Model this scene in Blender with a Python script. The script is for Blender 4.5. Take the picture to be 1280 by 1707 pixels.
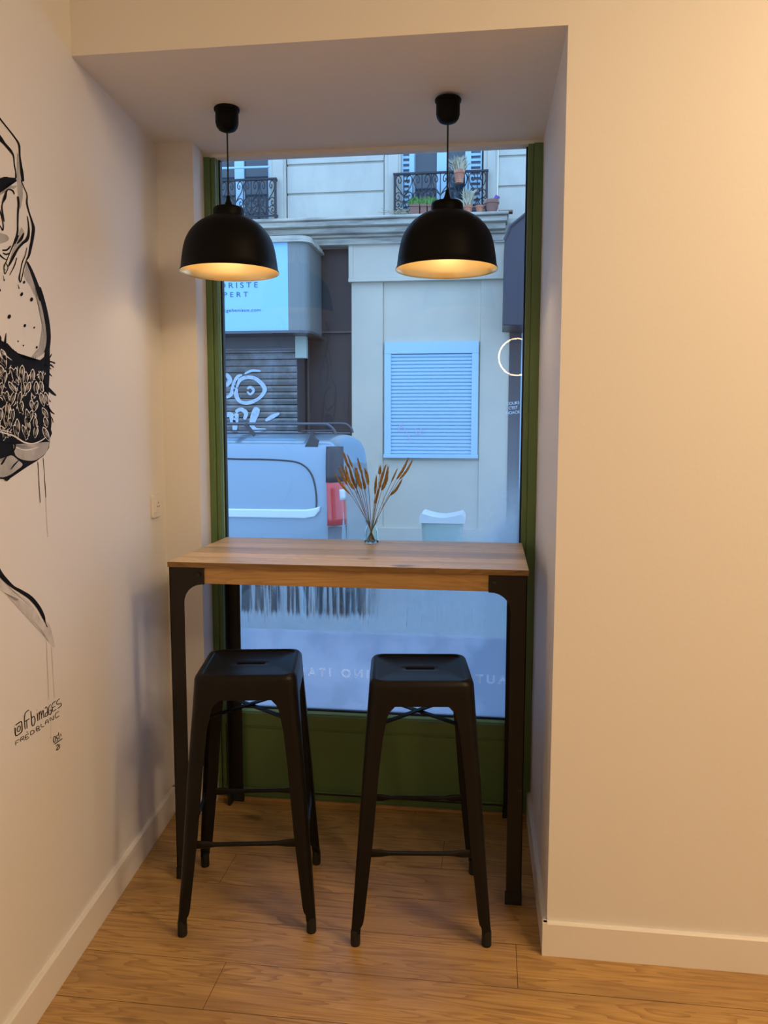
import bpy, bmesh, math, random
from mathutils import Vector, Matrix, noise
random.seed(7)
S = bpy.context.scene
for o in list(bpy.data.objects): bpy.data.objects.remove(o)
COL = S.collection
PI = math.pi

# ------------------------------------------------------------------ camera
F_PX = 1349.235
CAM = Vector((1.0042, -2.3971, 1.4735))
RM = Matrix(((0.99130212, -0.13074666, -0.01501386),
             (0.13159962, 0.98589508, 0.10340417),
             (0.00128234, -0.10448059, 0.9945261)))      # columns: right, forward, up
cd = bpy.data.cameras.new('camera'); cam = bpy.data.objects.new('camera', cd); COL.objects.link(cam)
cd.sensor_fit = 'HORIZONTAL'; cd.sensor_width = 36; cd.lens = 36 * F_PX / 1280
cd.clip_start = .05; cd.clip_end = 200
m = Matrix.Identity(4)
for r in range(3):
    m[r][0] = RM[r][0]; m[r][1] = RM[r][2]; m[r][2] = -RM[r][1]; m[r][3] = CAM[r]
cam.matrix_world = m
S.camera = cam

# ------------------------------------------------------------------ world, lights, exposure
w = bpy.data.worlds.new('sky'); S.world = w; w.use_nodes = True
bg = w.node_tree.nodes['Background']
bg.inputs[0].default_value = (.36, .60, 1.0, 1); bg.inputs[1].default_value = 2.7
S.view_settings.view_transform = 'Standard'; S.view_settings.look = 'None'
S.view_settings.gamma = 1; S.view_settings.use_curve_mapping = False
S.view_settings.exposure = 0.0
WARM = (1.0, .68, .375)
def area(name, loc, target, size, power, color, shape='DISK'):
    l = bpy.data.lights.new(name, 'AREA'); l.shape = shape; l.size = size; l.energy = power; l.color = color
    o = bpy.data.objects.new(name, l); COL.objects.link(o); o.location = loc
    d = Vector(target) - Vector(loc); o.rotation_euler = d.to_track_quat('-Z', 'Y').to_euler()
    return o
area('ceiling_downlight', (2.35, -1.25, 2.93), (2.1, -1.0, 0), .7, 25, WARM)
area('ceiling_downlight', (2.7, -2.9, 2.93), (2.0, -2.4, 0), .45, 27, WARM)
area('ceiling_downlight', (3.6, -1.9, 2.93), (3.2, -1.7, 0), .45, 24, WARM)
pl = bpy.data.lights.new('window_portal', 'AREA'); pl.shape = 'RECTANGLE'; pl.size = 1.2; pl.size_y = 2.2
pl.cycles.is_portal = True
po = bpy.data.objects.new('window_portal', pl); COL.objects.link(po); po.location = (.55, .70, 1.4)
po.rotation_euler = (-PI / 2, 0, 0)

# ------------------------------------------------------------------ pixel helpers (photo frame 1280 x 1707 -> a point at a real depth)
def ray(u, v): return RM @ Vector(((u - 640) / F_PX, 1, -(v - 853.5) / F_PX))
def at(u, v, Y):
    d = ray(u, v); return CAM + d * ((Y - CAM.y) / d.y)
WA = Vector((-.1408, -.2173, 0)); WB = Vector((-.1944, .4629, 0)); WN = Vector(((WB - WA).y, -(WB - WA).x, 0)).normalized()
def on_wall(u, v, off=0.0):
    d = ray(u, v); t = WN.dot(WA + WN * off - CAM) / WN.dot(d); return CAM + d * t

# ------------------------------------------------------------------ materials
def mat(name, col, rough=.5, metal=0, spec=.5, bump=None, var=None, emit=None, coat=0):
    m = bpy.data.materials.new(name); m.use_nodes = True; N = m.node_tree.nodes; L = m.node_tree.links
    b = N['Principled BSDF']; b.inputs['Base Color'].default_value = (*col, 1); b.inputs['Roughness'].default_value = rough
    b.inputs['Metallic'].default_value = metal; b.inputs['Specular IOR Level'].default_value = spec
    b.inputs['Coat Weight'].default_value = coat
    tc = N.new('ShaderNodeTexCoord')
    if bump:
        sc, st = bump; n = N.new('ShaderNodeTexNoise'); n.inputs['Scale'].default_value = sc; n.inputs['Detail'].default_value = 6
        L.new(tc.outputs['Object'], n.inputs['Vector']); bp = N.new('ShaderNodeBump'); bp.inputs['Strength'].default_value = st
        bp.inputs['Distance'].default_value = .01
        L.new(n.outputs['Fac'], bp.inputs['Height']); L.new(bp.outputs['Normal'], b.inputs['Normal'])
    if var:
        sc, col2, lo, hi = var[:4]; stretch = var[4] if len(var) > 4 else (1, 1, 1)
        mp = N.new('ShaderNodeMapping'); mp.inputs['Scale'].default_value = stretch; L.new(tc.outputs['Object'], mp.inputs[0])
        n = N.new('ShaderNodeTexNoise'); n.inputs['Scale'].default_value = sc; n.inputs['Detail'].default_value = 8; n.inputs['Roughness'].default_value = .65
        L.new(mp.outputs[0], n.inputs['Vector'])
        r = N.new('ShaderNodeMapRange'); r.inputs[1].default_value = lo; r.inputs[2].default_value = hi
        L.new(n.outputs['Fac'], r.inputs[0]); mx = N.new('ShaderNodeMix'); mx.data_type = 'RGBA'
        L.new(r.outputs[0], mx.inputs[0]); mx.inputs[6].default_value = (*col, 1); mx.inputs[7].default_value = (*col2, 1)
        L.new(mx.outputs[2], b.inputs['Base Color'])
    if emit:
        b.inputs['Emission Color'].default_value = (*emit[0], 1); b.inputs['Emission Strength'].default_value = emit[1]
    return m
M = {}
M['paint'] = mat('white_wall_paint', (.80, .80, .80), .6, spec=.25, bump=(90, .04))
M['skirt'] = mat('white_gloss_trim', (.84, .83, .81), .35)
M['green'] = mat('green_lacquer', (.115, .205, .078), .38, bump=(60, .03))
M['gasket'] = mat('black_rubber', (.006, .006, .008), .5)
M['edge'] = mat('glass_edge_mint', (.35, .75, .62), .3)
M['blackmetal'] = mat('matt_black_steel', (.0055, .005, .0045), .40, metal=.0, spec=.22, bump=(250, .02))
M['tablemetal'] = mat('bronze_black_steel', (.012, .0095, .007), .5, spec=.3, bump=(200, .03))
M['rubber'] = mat('black_foot_rubber', (.006, .006, .006), .7)
M['lamp_out'] = mat('satin_black_shade', (.003, .003, .003), .5, spec=.12)
M['lamp_in'] = mat('gold_inner_shade', (.88, .72, .42), .34, metal=.8)
M['cord'] = mat('black_cord', (.006, .006, .006), .6)
M['bulb'] = mat('lit_bulb', (1, .8, .5), .4, emit=((1, .76, .46), 34))
M['ring'] = mat('lit_white_ring', (1, .9, .75), .4, emit=((1, .78, .5), 30))
M['plastic'] = mat('white_socket_plastic', (.82, .80, .76), .3)
M['hole'] = mat('socket_hole', (.03, .025, .02), .6)
M['ink'] = mat('black_mural_ink', (.008, .007, .008), .7, spec=.1)
M['wash'] = mat('grey_mural_wash', (.36, .35, .33), .6, var=(20, (.55, .54, .52), .35, .7))
M['washlight'] = mat('pale_mural_wash', (.56, .55, .52), .6, var=(24, (.72, .71, .69), .35, .65))
M['stone'] = mat('weathered_limestone', (.55, .535, .45), .9, bump=(14, .35), var=(2.2, (.44, .43, .37), .42, .75, (1, 1, .6)))
M['cornice'] = mat('sooty_cornice_stone', (.52, .50, .42), .9, bump=(18, .4), var=(5, (.17, .165, .15), .45, .72, (.35, 1, 2.5)))
M['render'] = mat('cream_painted_render', (.63, .575, .455), .8, bump=(20, .06), var=(1.3, (.56, .52, .43), .4, .7))
M['bluewhite'] = mat('pale_blue_white_paint', (.41, .63, .77), .5, bump=(30, .03))
M['signface'] = mat('pale_blue_sign_face', (.30, .60, .84), .4)
M['signside'] = mat('grey_sheet_metal', (.20, .22, .21), .45, metal=.2, bump=(20, .05))
M['signtext'] = mat('navy_sign_lettering', (.03, .10, .22), .5)
M['darkdoor'] = mat('dark_brown_door_paint', (.036, .027, .024), .5, var=(3, (.020, .020, .024), .4, .65, (1, 1, .4)))
M['scribble'] = mat('black_spray_paint', (.006, .008, .012), .5)
M['shutterdark'] = mat('grey_steel_shutter', (.15, .15, .14), .45, metal=.2, var=(2.2, (.30, .32, .34), .45, .65))
M['graffiti'] = mat('white_spray_paint', (.50, .62, .74), .6, var=(16, (.30, .38, .46), .5, .75))
M['winglass'] = mat('dark_window_glass', (.025, .045, .06), .08, spec=.8)
M['curtain'] = mat('grey_curtain', (.16, .20, .21), .8)
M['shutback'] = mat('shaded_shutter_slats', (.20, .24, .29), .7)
M['iron'] = mat('wrought_iron', (.018, .02, .028), .5)
M['terracotta'] = mat('terracotta', (.42, .15, .08), .8, var=(14, (.55, .27, .17), .4, .7))
M['terracottadark'] = mat('dark_terracotta', (.24, .12, .09), .8)
M['leaf'] = mat('plant_green', (.10, .24, .05), .7)
M['dryleaf'] = mat('dry_plant', (.42, .38, .26), .8)
M['purple'] = mat('purple_cup', (.16, .06, .36), .5)
M['awning'] = mat('navy_sheet_box', (.026, .029, .046), .4, bump=(15, .04))
M['van'] = mat('silver_blue_car_paint', (.21, .31, .39), .28, metal=.3, coat=.5)
M['vantrim'] = mat('dark_van_plastic', (.035, .04, .05), .5)
M['vanmould'] = mat('highlight_body_moulding', (.66, .78, .86), .35)  # highlight along the body ledge, put into the moulding's pale colour
M['redlens'] = mat('red_tail_lens', (.55, .015, .02), .2, coat=.6)
M['clearlens'] = mat('clear_tail_lens', (.62, .68, .74), .2)
M['tyre'] = mat('tyre', (.012, .012, .013), .85)
M['hub'] = mat('wheel_cover', (.035, .037, .04), .5)
M['rack'] = mat('roof_rack_metal', (.10, .11, .13), .35, metal=.7)
M['asphalt'] = mat('wet_asphalt', (.07, .07, .075), .55, bump=(60, .3))
M['pave'] = mat('grey_pavement', (.24, .23, .22), .7, bump=(40, .2))
M['bin'] = mat('pale_green_plastic', (.30, .48, .40), .5)
M['binlid'] = mat('white_plastic_lid', (.74, .80, .80), .4)
M['grasshead'] = mat('golden_bristle_grass', (.42, .285, .10), .85, var=(120, (.25, .15, .045), .4, .7))
M['stem'] = mat('dry_stem', (.26, .18, .08), .8)
M['red_paint'] = mat('faded_red_spray', (.62, .52, .72), .7)
M['pilotblack'] = mat('bolt_black', (.007, .007, .007), .35)

def wood(name, c1, c2, c3, use_attr=False, rough=.42, grain=1.0, dirx=True):
    m = bpy.data.materials.new(name); m.use_nodes = True; N = m.node_tree.nodes; L = m.node_tree.links
    b = N['Principled BSDF']; b.inputs['Roughness'].default_value = rough
    tc = N.new('ShaderNodeTexCoord'); src = tc.outputs['Object']
    at_ = None
    if use_attr:
        at_ = N.new('ShaderNodeAttribute'); at_.attribute_name = 'plank'
        mul = N.new('ShaderNodeVectorMath'); mul.operation = 'SCALE'; mul.inputs[3].default_value = 37.0
        L.new(at_.outputs['Vector'], mul.inputs[0]); ad = N.new('ShaderNodeVectorMath'); ad.operation = 'ADD'
        L.new(src, ad.inputs[0]); L.new(mul.outputs[0], ad.inputs[1]); src = ad.outputs[0]
    mp = N.new('ShaderNodeMapping'); mp.inputs['Scale'].default_value = (.9, 9.0, 9.0); L.new(src, mp.inputs[0])
    n1 = N.new('ShaderNodeTexNoise'); n1.inputs['Scale'].default_value = 1.3; n1.inputs['Detail'].default_value = 3; n1.inputs['Distortion'].default_value = .5
    L.new(mp.outputs[0], n1.inputs['Vector'])
    # growth rings: contour lines of a smooth stretched field
    mm = N.new('ShaderNodeMath'); mm.operation = 'MULTIPLY'; mm.inputs[1].default_value = 13.0 * grain; L.new(n1.outputs['Fac'], mm.inputs[0])
    fr = N.new('ShaderNodeMath'); fr.operation = 'FRACT'; L.new(mm.outputs[0], fr.inputs[0])
    r1 = N.new('ShaderNodeMapRange'); r1.inputs[1].default_value = .45; r1.inputs[2].default_value = 1.0; L.new(fr.outputs[0], r1.inputs[0])
    mp2 = N.new('ShaderNodeMapping'); mp2.inputs['Scale'].default_value = (5, 130, 130); L.new(src, mp2.inputs[0])
    n2 = N.new('ShaderNodeTexNoise'); n2.inputs['Scale'].default_value = 1.0; n2.inputs['Detail'].default_value = 5; L.new(mp2.outputs[0], n2.inputs['Vector'])
    mp3 = N.new('ShaderNodeMapping'); mp3.inputs['Scale'].default_value = (1.6, 7, 7); L.new(src, mp3.inputs[0])
    n3 = N.new('ShaderNodeTexNoise'); n3.inputs['Scale'].default_value = 1.0; n3.inputs['Detail'].default_value = 4; L.new(mp3.outputs[0], n3.inputs['Vector'])
    mx = N.new('ShaderNodeMix'); mx.data_type = 'RGBA'; mx.inputs[6].default_value = (*c1, 1); mx.inputs[7].default_value = (*c2, 1)
    f = N.new('ShaderNodeMath'); f.operation = 'MULTIPLY_ADD'; L.new(r1.outputs[0], f.inputs[0]); f.inputs[1].default_value = .68
    rr = N.new('ShaderNodeMapRange'); rr.inputs[1].default_value = .35; rr.inputs[2].default_value = .75; rr.inputs[4].default_value = .55; L.new(n2.outputs['Fac'], rr.inputs[0])
    L.new(rr.outputs[0], f.inputs[2]); L.new(f.outputs[0], mx.inputs[0])
    mx2 = N.new('ShaderNodeMix'); mx2.data_type = 'RGBA'; L.new(mx.outputs[2], mx2.inputs[6]); mx2.inputs[7].default_value = (*c3, 1)
    r3 = N.new('ShaderNodeMapRange'); r3.inputs[1].default_value = .46; r3.inputs[2].default_value = .74; r3.inputs[4].default_value = .85; L.new(n3.outputs['Fac'], r3.inputs[0])
    L.new(r3.outputs[0], mx2.inputs[0]); out = mx2.outputs[2]
    # knots
    vm = N.new('ShaderNodeMapping'); vm.inputs['Scale'].default_value = (2.3, 5.0, 5.0); L.new(src, vm.inputs[0])
    nd = N.new('ShaderNodeTexNoise'); nd.inputs['Scale'].default_value = 12; L.new(src, nd.inputs['Vector'])
    va = N.new('ShaderNodeVectorMath'); va.operation = 'MULTIPLY_ADD'; L.new(nd.outputs['Color'], va.inputs[0]); va.inputs[1].default_value = (.16, .16, .16); L.new(vm.outputs[0], va.inputs[2])
    vo = N.new('ShaderNodeTexVoronoi'); vo.inputs['Scale'].default_value = 1.0; L.new(va.outputs[0], vo.inputs['Vector'])
    rk = N.new('ShaderNodeMapRange'); rk.inputs[1].default_value = .03; rk.inputs[2].default_value = .13; rk.inputs[3].default_value = .9; rk.inputs[4].default_value = 0; L.new(vo.outputs['Distance'], rk.inputs[0])
    mk = N.new('ShaderNodeMix'); mk.data_type = 'RGBA'; L.new(rk.outputs[0], mk.inputs[0]); L.new(out, mk.inputs[6]); mk.inputs[7].default_value = (.05, .022, .008, 1)
    out = mk.outputs[2]
    if use_attr:
        hs = N.new('ShaderNodeHueSaturation'); L.new(out, hs.inputs['Color'])
        sep = N.new('ShaderNodeSeparateXYZ'); L.new(at_.outputs['Vector'], sep.inputs[0])
        rv = N.new('ShaderNodeMapRange'); rv.inputs[3].default_value = .80; rv.inputs[4].default_value = 1.22; L.new(sep.outputs[0], rv.inputs[0]); L.new(rv.outputs[0], hs.inputs['Value'])
        out = hs.outputs[0]
    L.new(out, b.inputs['Base Color'])
    bp = N.new('ShaderNodeBump'); bp.inputs['Strength'].default_value = .12; bp.inputs['Distance'].default_value = .004
    L.new(f.outputs[0], bp.inputs['Height']); L.new(bp.outputs['Normal'], b.inputs['Normal'])
    return m
M['floor'] = wood('oak_floor_boards', (.72, .445, .155), (.40, .215, .065), (.40, .235, .10), True, .36)
M['table'] = wood('oak_table_top', (.80, .60, .36), (.54, .37, .19), (.42, .31, .19), True, .36, 1.8)
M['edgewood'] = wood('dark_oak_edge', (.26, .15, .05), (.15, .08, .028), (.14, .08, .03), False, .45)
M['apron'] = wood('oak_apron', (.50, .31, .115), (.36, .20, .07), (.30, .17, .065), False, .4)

def glassy(name, kind):
    m = bpy.data.materials.new(name); m.use_nodes = True; N = m.node_tree.nodes; L = m.node_tree.links
    N.remove(N['Principled BSDF']); out = N['Material Output']
    tr = N.new('ShaderNodeBsdfTransparent'); gl = N.new('ShaderNodeBsdfGlossy'); gl.inputs['Roughness'].default_value = 0.0
    fr = N.new('ShaderNodeFresnel'); fr.inputs['IOR'].default_value = 1.33
    tl = N.new('ShaderNodeBsdfTranslucent'); df = N.new('ShaderNodeBsdfDiffuse')
    fogc = (.72, .84, .92, 1) if kind == 'pane' else (.90, .92, 1.0, 1)
    tl.inputs[0].default_value = fogc; df.inputs[0].default_value = fogc
    fog = N.new('ShaderNodeMixShader'); fog.inputs[0].default_value = .12; L.new(tl.outputs[0], fog.inputs[1]); L.new(df.outputs[0], fog.inputs[2])
    tc = N.new('ShaderNodeTexCoord'); sp = N.new('ShaderNodeSeparateXYZ'); L.new(tc.outputs['Object'], sp.inputs[0])
    def mr(src, a, b, c, d, smooth=True):
        r = N.new('ShaderNodeMapRange'); r.interpolation_type = 'SMOOTHSTEP' if smooth else 'LINEAR'
        for i, v in enumerate((a, b, c, d)): r.inputs[i + 1].default_value = v
        L.new(src, r.inputs[0]); return r.outputs[0]
    def op(o, a, b):
        n = N.new('ShaderNodeMath'); n.operation = o; n.use_clamp = False
        for i, v in enumerate((a, b)):
            if isinstance(v, (int, float)): n.inputs[i].default_value = v
            else: L.new(v, n.inputs[i])
        return n.outputs[0]
    X, Z = op('ADD', sp.outputs[0], .55), sp.outputs[2]
    def nz(sx, sz, sc, det=4):
        mp = N.new('ShaderNodeMapping'); mp.inputs['Scale'].default_value = (sx, 1, sz); L.new(tc.outputs['Object'], mp.inputs[0])
        n = N.new('ShaderNodeTexNoise'); n.inputs['Scale'].default_value = sc; n.inputs['Detail'].default_value = det; L.new(mp.outputs[0], n.inputs['Vector']); return n.outputs['Fac']
    cloud = mr(nz(1, 1, 5), .3, .7, .75, 1.2)
    base = op('ADD', mr(Z, .84, 1.12, .62, .0), mr(Z, 1.05, 1.35, .035, 0))
    right = op('MULTIPLY', mr(X, .55, 1.1, 0, 1), mr(Z, 1.0, 1.7, .28, 0))
    spray = op('MULTIPLY', mr(X, .95, 1.09, 0, 1), mr(Z, 1.02, 1.32, .55, 0))
    f = op('MULTIPLY', op('ADD', op('ADD', base, right), spray), cloud)
    # runs of water clear vertical streaks through the mist above the film
    st = mr(nz(75, 3.0, 1.0, 4), .36, .56, .2, 1)
    zone = op('MULTIPLY', mr(op('ADD', Z, op('MULTIPLY', nz(90, 1, 1.0, 1), .05)), .750, .785, 0, 1), mr(Z, .90, 1.05, 1, 0))
    zone = op('MULTIPLY', zone, mr(X, .50, .64, 1, .06))
    low = op('MULTIPLY', op('MULTIPLY', mr(nz(140, 6, 1.0, 2), .60, .66, 0, 1), mr(Z, .70, .72, 0, 1)), mr(Z, .78, .80, .8, 0))
    clear = op('MAXIMUM', op('MULTIPLY', st, zone), op('MULTIPLY', low, mr(X, .6, .8, 1, .3)))
    f = op('MULTIPLY', f, op('SUBTRACT', 1.0, op('MULTIPLY', clear, .94)))
    # small droplets that catch the light
    mp = N.new('ShaderNodeMapping'); mp.inputs['Scale'].default_value = (1, 1, 1); L.new(tc.outputs['Object'], mp.inputs[0])
    vo = N.new('ShaderNodeTexVoronoi'); vo.inputs['Scale'].default_value = 38; L.new(mp.outputs[0], vo.inputs['Vector'])
    dr = op('MULTIPLY', mr(vo.outputs['Distance'], .035, .06, .7, 0), mr(nz(1, 1, 9, 1), .60, .62, 0, 1))
    f = op('MINIMUM', op('MAXIMUM', f, dr), .93)
    if kind == 'film':
        f = N.new('ShaderNodeValue'); f.outputs[0].default_value = .93; f = f.outputs[0]
    m1 = N.new('ShaderNodeMixShader'); L.new(f, m1.inputs[0]); L.new(tr.outputs[0], m1.inputs[1]); L.new(fog.outputs[0], m1.inputs[2])
    if kind == 'film': L.new(m1.outputs[0], out.inputs[0]); return m
    m2 = N.new('ShaderNodeMixShader'); L.new(fr.outputs[0], m2.inputs[0]); L.new(m1.outputs[0], m2.inputs[1]); L.new(gl.outputs[0], m2.inputs[2])
    L.new(m2.outputs[0], out.inputs[0]); return m
M['pane'] = glassy('misted_window_glass', 'pane')
M['film'] = glassy('frosted_window_film', 'film')
def jarglass():
    m = bpy.data.materials.new('clear_jar_glass'); m.use_nodes = True; b = m.node_tree.nodes['Principled BSDF']
    b.inputs['Base Color'].default_value = (.86, .96, .93, 1); b.inputs['Transmission Weight'].default_value = 1; b.inputs['Roughness'].default_value = .02
    b.inputs['IOR'].default_value = 1.35; return m
M['jar'] = jarglass()
def fogtext():
    m = bpy.data.materials.new('pale_outline_lettering'); m.use_nodes = True; N = m.node_tree.nodes; L = m.node_tree.links
    a = N.new('ShaderNodeBsdfTranslucent'); b = N.new('ShaderNodeBsdfDiffuse'); c = N.new('ShaderNodeAddShader')
    a.inputs[0].default_value = (.75, .82, .8, 1); b.inputs[0].default_value = (.8, .85, .9, 1)
    L.new(a.outputs[0], c.inputs[0]); L.new(b.outputs[0], c.inputs[1]); L.new(c.outputs[0], N['Material Output'].inputs[0]); return m
M['filmtext'] = fogtext()

# ------------------------------------------------------------------ object helpers
def tag(o, label=None, cat=None, group=None, kind=None):
    if label: o['label'] = label
    if cat: o['category'] = cat
    if group: o['group'] = group
    if kind: o['kind'] = kind
    return o
def thing(name, loc=(0, 0, 0), rz=0, label=None, cat=None, group=None, kind=None):
    o = bpy.data.objects.new(name, None); COL.objects.link(o); o.location = loc; o.rotation_euler = (0, 0, rz); o.empty_display_size = .1
    return tag(o, label, cat, group, kind)
def obj(name, bm, m, parent=None, smooth=False, bevel=0, seg=2, world=False, loc=None):
    """link a bmesh as one mesh object. world=True: vertex coordinates are world ones, the parent sits elsewhere."""
    if world and parent is not None:
        bm.transform(Matrix.Translation(-Vector(parent_world(parent))))
    bmesh.ops.recalc_face_normals(bm, faces=bm.faces)
    me = bpy.data.meshes.new(name); bm.to_mesh(me); bm.free()
    for mm in (m if isinstance(m, (list, tuple)) else [m]): me.materials.append(mm)
    if smooth:
        me.polygons.foreach_set('use_smooth', [True] * len(me.polygons))
    o = bpy.data.objects.new(name, me); COL.objects.link(o)
    if loc: o.location = loc
    if parent: o.parent = parent
    if bevel:
        md = o.modifiers.new('bevel', 'BEVEL'); md.width = bevel; md.segments = seg; md.limit_method = 'ANGLE'; md.angle_limit = .6
    if smooth:
        md = o.modifiers.new('edge', 'EDGE_SPLIT'); md.split_angle = .7
    return o
def parent_world(p):
    v = Vector((0, 0, 0))
    while p is not None: v += p.location; p = p.parent
    return v
def box(bm, a, b, mi=0):
    x0, y0, z0 = a; x1, y1, z1 = b
    vs = [bm.verts.new(p) for p in ((x0, y0, z0), (x1, y0, z0), (x1, y1, z0), (x0, y1, z0), (x0, y0, z1), (x1, y0, z1), (x1, y1, z1), (x0, y1, z1))]
    for f in ((0, 3, 2, 1), (4, 5, 6, 7), (0, 1, 5, 4), (1, 2, 6, 5), (2, 3, 7, 6), (3, 0, 4, 7)):
        bm.faces.new([vs[i] for i in f]).material_index = mi
    return vs
def nb(): return bmesh.new()
def prism_z(bm, pts, z0, z1):
    a = [bm.verts.new((p[0], p[1], z0)) for p in pts]; b = [bm.verts.new((p[0], p[1], z1)) for p in pts]
    bm.faces.new(a[::-1]); bm.faces.new(b)
    for i in range(len(pts)): j = (i + 1) % len(pts); bm.faces.new((a[i], a[j], b[j], b[i]))
def prism_y(bm, pts, y0, y1):   # pts in (x, z)
    a = [bm.verts.new((p[0], y0, p[1])) for p in pts]; b = [bm.verts.new((p[0], y1, p[1])) for p in pts]
    bm.faces.new(a); bm.faces.new(b[::-1])
    for i in range(len(pts)): j = (i + 1) % len(pts); bm.faces.new((a[i], b[i], b[j], a[j]))
def lathe(bm, prof, c=(0, 0, 0), n=48, cap0=False, cap1=False, mi=0):
    rings = []
    for r, z in prof:
        rings.append([bm.verts.new((c[0] + r * math.cos(2 * PI * k / n), c[1] + r * math.sin(2 * PI * k / n), c[2] + z)) for k in range(n)])
    for a, b in zip(rings, rings[1:]):
        for k in range(n): bm.faces.new((a[k], a[(k + 1) % n], b[(k + 1) % n], b[k])).material_index = mi
    if cap0: bm.faces.new(rings[0][::-1])
    if cap1: bm.faces.new(rings[-1])
    return rings
def tube(bm, pts, r, n=8, caps=True):
    pts = [Vector(p) for p in pts]; rs = r if isinstance(r, (list, tuple)) else [r] * len(pts)
    rings = []; up = Vector((0, 0, 1)); prev = None
    for i, p in enumerate(pts):
        t = (pts[min(i + 1, len(pts) - 1)] - pts[max(i - 1, 0)])
        if t.length < 1e-9: t = Vector((0, 0, 1))
        t.normalize()
        if prev is None:
            a = t.cross(up)
            if a.length < .05: a = t.cross(Vector((0, 1, 0)))
        else: a = prev - t * prev.dot(t)
        a.normalize(); prev = a; b = t.cross(a)
        rings.append([bm.verts.new(p + a * rs[i] * math.cos(2 * PI * k / n) + b * rs[i] * math.sin(2 * PI * k / n)) for k in range(n)])
    for A, B in zip(rings, rings[1:]):
        for k in range(n): bm.faces.new((A[k], A[(k + 1) % n], B[(k + 1) % n], B[k]))
    if caps and n > 2: bm.faces.new(rings[0][::-1]); bm.faces.new(rings[-1])
def bar(bm, p, q, wx, wz):      # rectangular bar between two points; wx across, wz other
    p = Vector(p); q = Vector(q); t = (q - p).normalized(); a = t.cross(Vector((0, 0, 1)))
    if a.length < .01: a = Vector((1, 0, 0))
    a.normalize(); b = t.cross(a); v = []
    for c in (p, q): v.append([bm.verts.new(c + a * wx / 2 * i + b * wz / 2 * j) for i, j in ((-1, -1), (1, -1), (1, 1), (-1, 1))])
    bm.faces.new(v[0][::-1]); bm.faces.new(v[1])
    for k in range(4): bm.faces.new((v[0][k], v[0][(k + 1) % 4], v[1][(k + 1) % 4], v[1][k]))
def copy_tree(o, parent=None):
    c = o.copy(); COL.objects.link(c)
    if parent: c.parent = parent
    for ch in [x for x in KIDS.get(o.name, o.children)]: copy_tree(ch, c)
    return c
KIDS = {}
def text_mesh(name, s, size, loc, m, parent=None, mirror=False, outline=0, depth=.0005, align='LEFT', spacing=1.0, rot=(PI / 2, 0, 0), shear=0):
    cu = bpy.data.curves.new(name, 'FONT'); cu.body = s; cu.size = size; cu.align_x = align; cu.space_character = spacing; cu.resolution_u = 4
    if outline: cu.fill_mode = 'NONE'; cu.bevel_depth = outline; cu.bevel_resolution = 1
    else: cu.extrude = depth
    t = bpy.data.objects.new(name, cu); COL.objects.link(t)
    bpy.context.view_layer.update()
    me = bpy.data.meshes.new_from_object(t.evaluated_get(bpy.context.evaluated_depsgraph_get()))
    bpy.data.objects.remove(t)
    if mirror: me.transform(Matrix.Scale(-1, 4, (1, 0, 0)))
    me.transform(Matrix.Rotation(rot[2], 4, 'Z') @ Matrix.Rotation(rot[0], 4, 'X'))
    me.materials.clear(); me.materials.append(m)
    o = bpy.data.objects.new(name, me); COL.objects.link(o)
    if parent: o.parent = parent; o.location = Vector(loc) - parent_world(parent)
    else: o.location = loc
    return o

# ================================================================== ROOM SHELL
ZC = 2.4726; ZH = 3.0
def wl(t): return WA + (WB - WA) * t            # along the left wall
def wall_x(y): return WA.x + (WB.x - WA.x) * (y - WA.y) / (WB.y - WA.y)
Cc = (-.058, .4629)                             # corner where the left reveal starts
Y0 = -5.2; XR = 4.4
bm = nb(); prism_z(bm, [(wall_x(Y0), Y0), (wall_x(.4629), .4629), (-.45, .4629), (-.45, Y0)], 0, ZH); tag(obj('wall_left', bm, M['paint']), kind='structure')
bm = nb(); prism_z(bm, [(wall_x(.4629), .4629), Cc, (-.066, .59), (-.066, .66), (-.45, .66), (-.45, .4629)], 0, ZC); tag(obj('wall_window_left', bm, M['paint']), kind='structure')
bm = nb(); prism_z(bm, [(1.1777, -.2173), (XR, -.2173), (XR, .66), (1.1676, .66), (1.1676, .59)], 0, ZH); tag(obj('wall_right', bm, M['paint']), kind='structure')
bm = nb(); prism_z(bm, [(-.45, -.2173), (1.1777, -.2173), (1.1676, .66), (-.45, .66)], ZC, ZH)
tag(obj('ceiling_niche', bm, M['paint']), kind='structure')
bm = nb(); box(bm, (-.45, -.2173 - 5, ZH), (XR, .66, ZH + .1)); tag(obj('ceiling', bm, M['paint']), kind='structure')
bm = nb(); box(bm, (-.45, Y0 - .1, 0), (XR, Y0, ZH)); tag(obj('wall_back', bm, M['paint']), kind='structure')
bm = nb(); box(bm, (XR, Y0, 0), (XR + .1, .76, ZH)); tag(obj('wall_far_right', bm, M['paint']), kind='structure')
bm = nb(); box(bm, (-.066, .600, ZC - .012), (1.1676, .650, ZC)); tag(obj('trim_1', bm, M['paint']), kind='structure')

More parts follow.
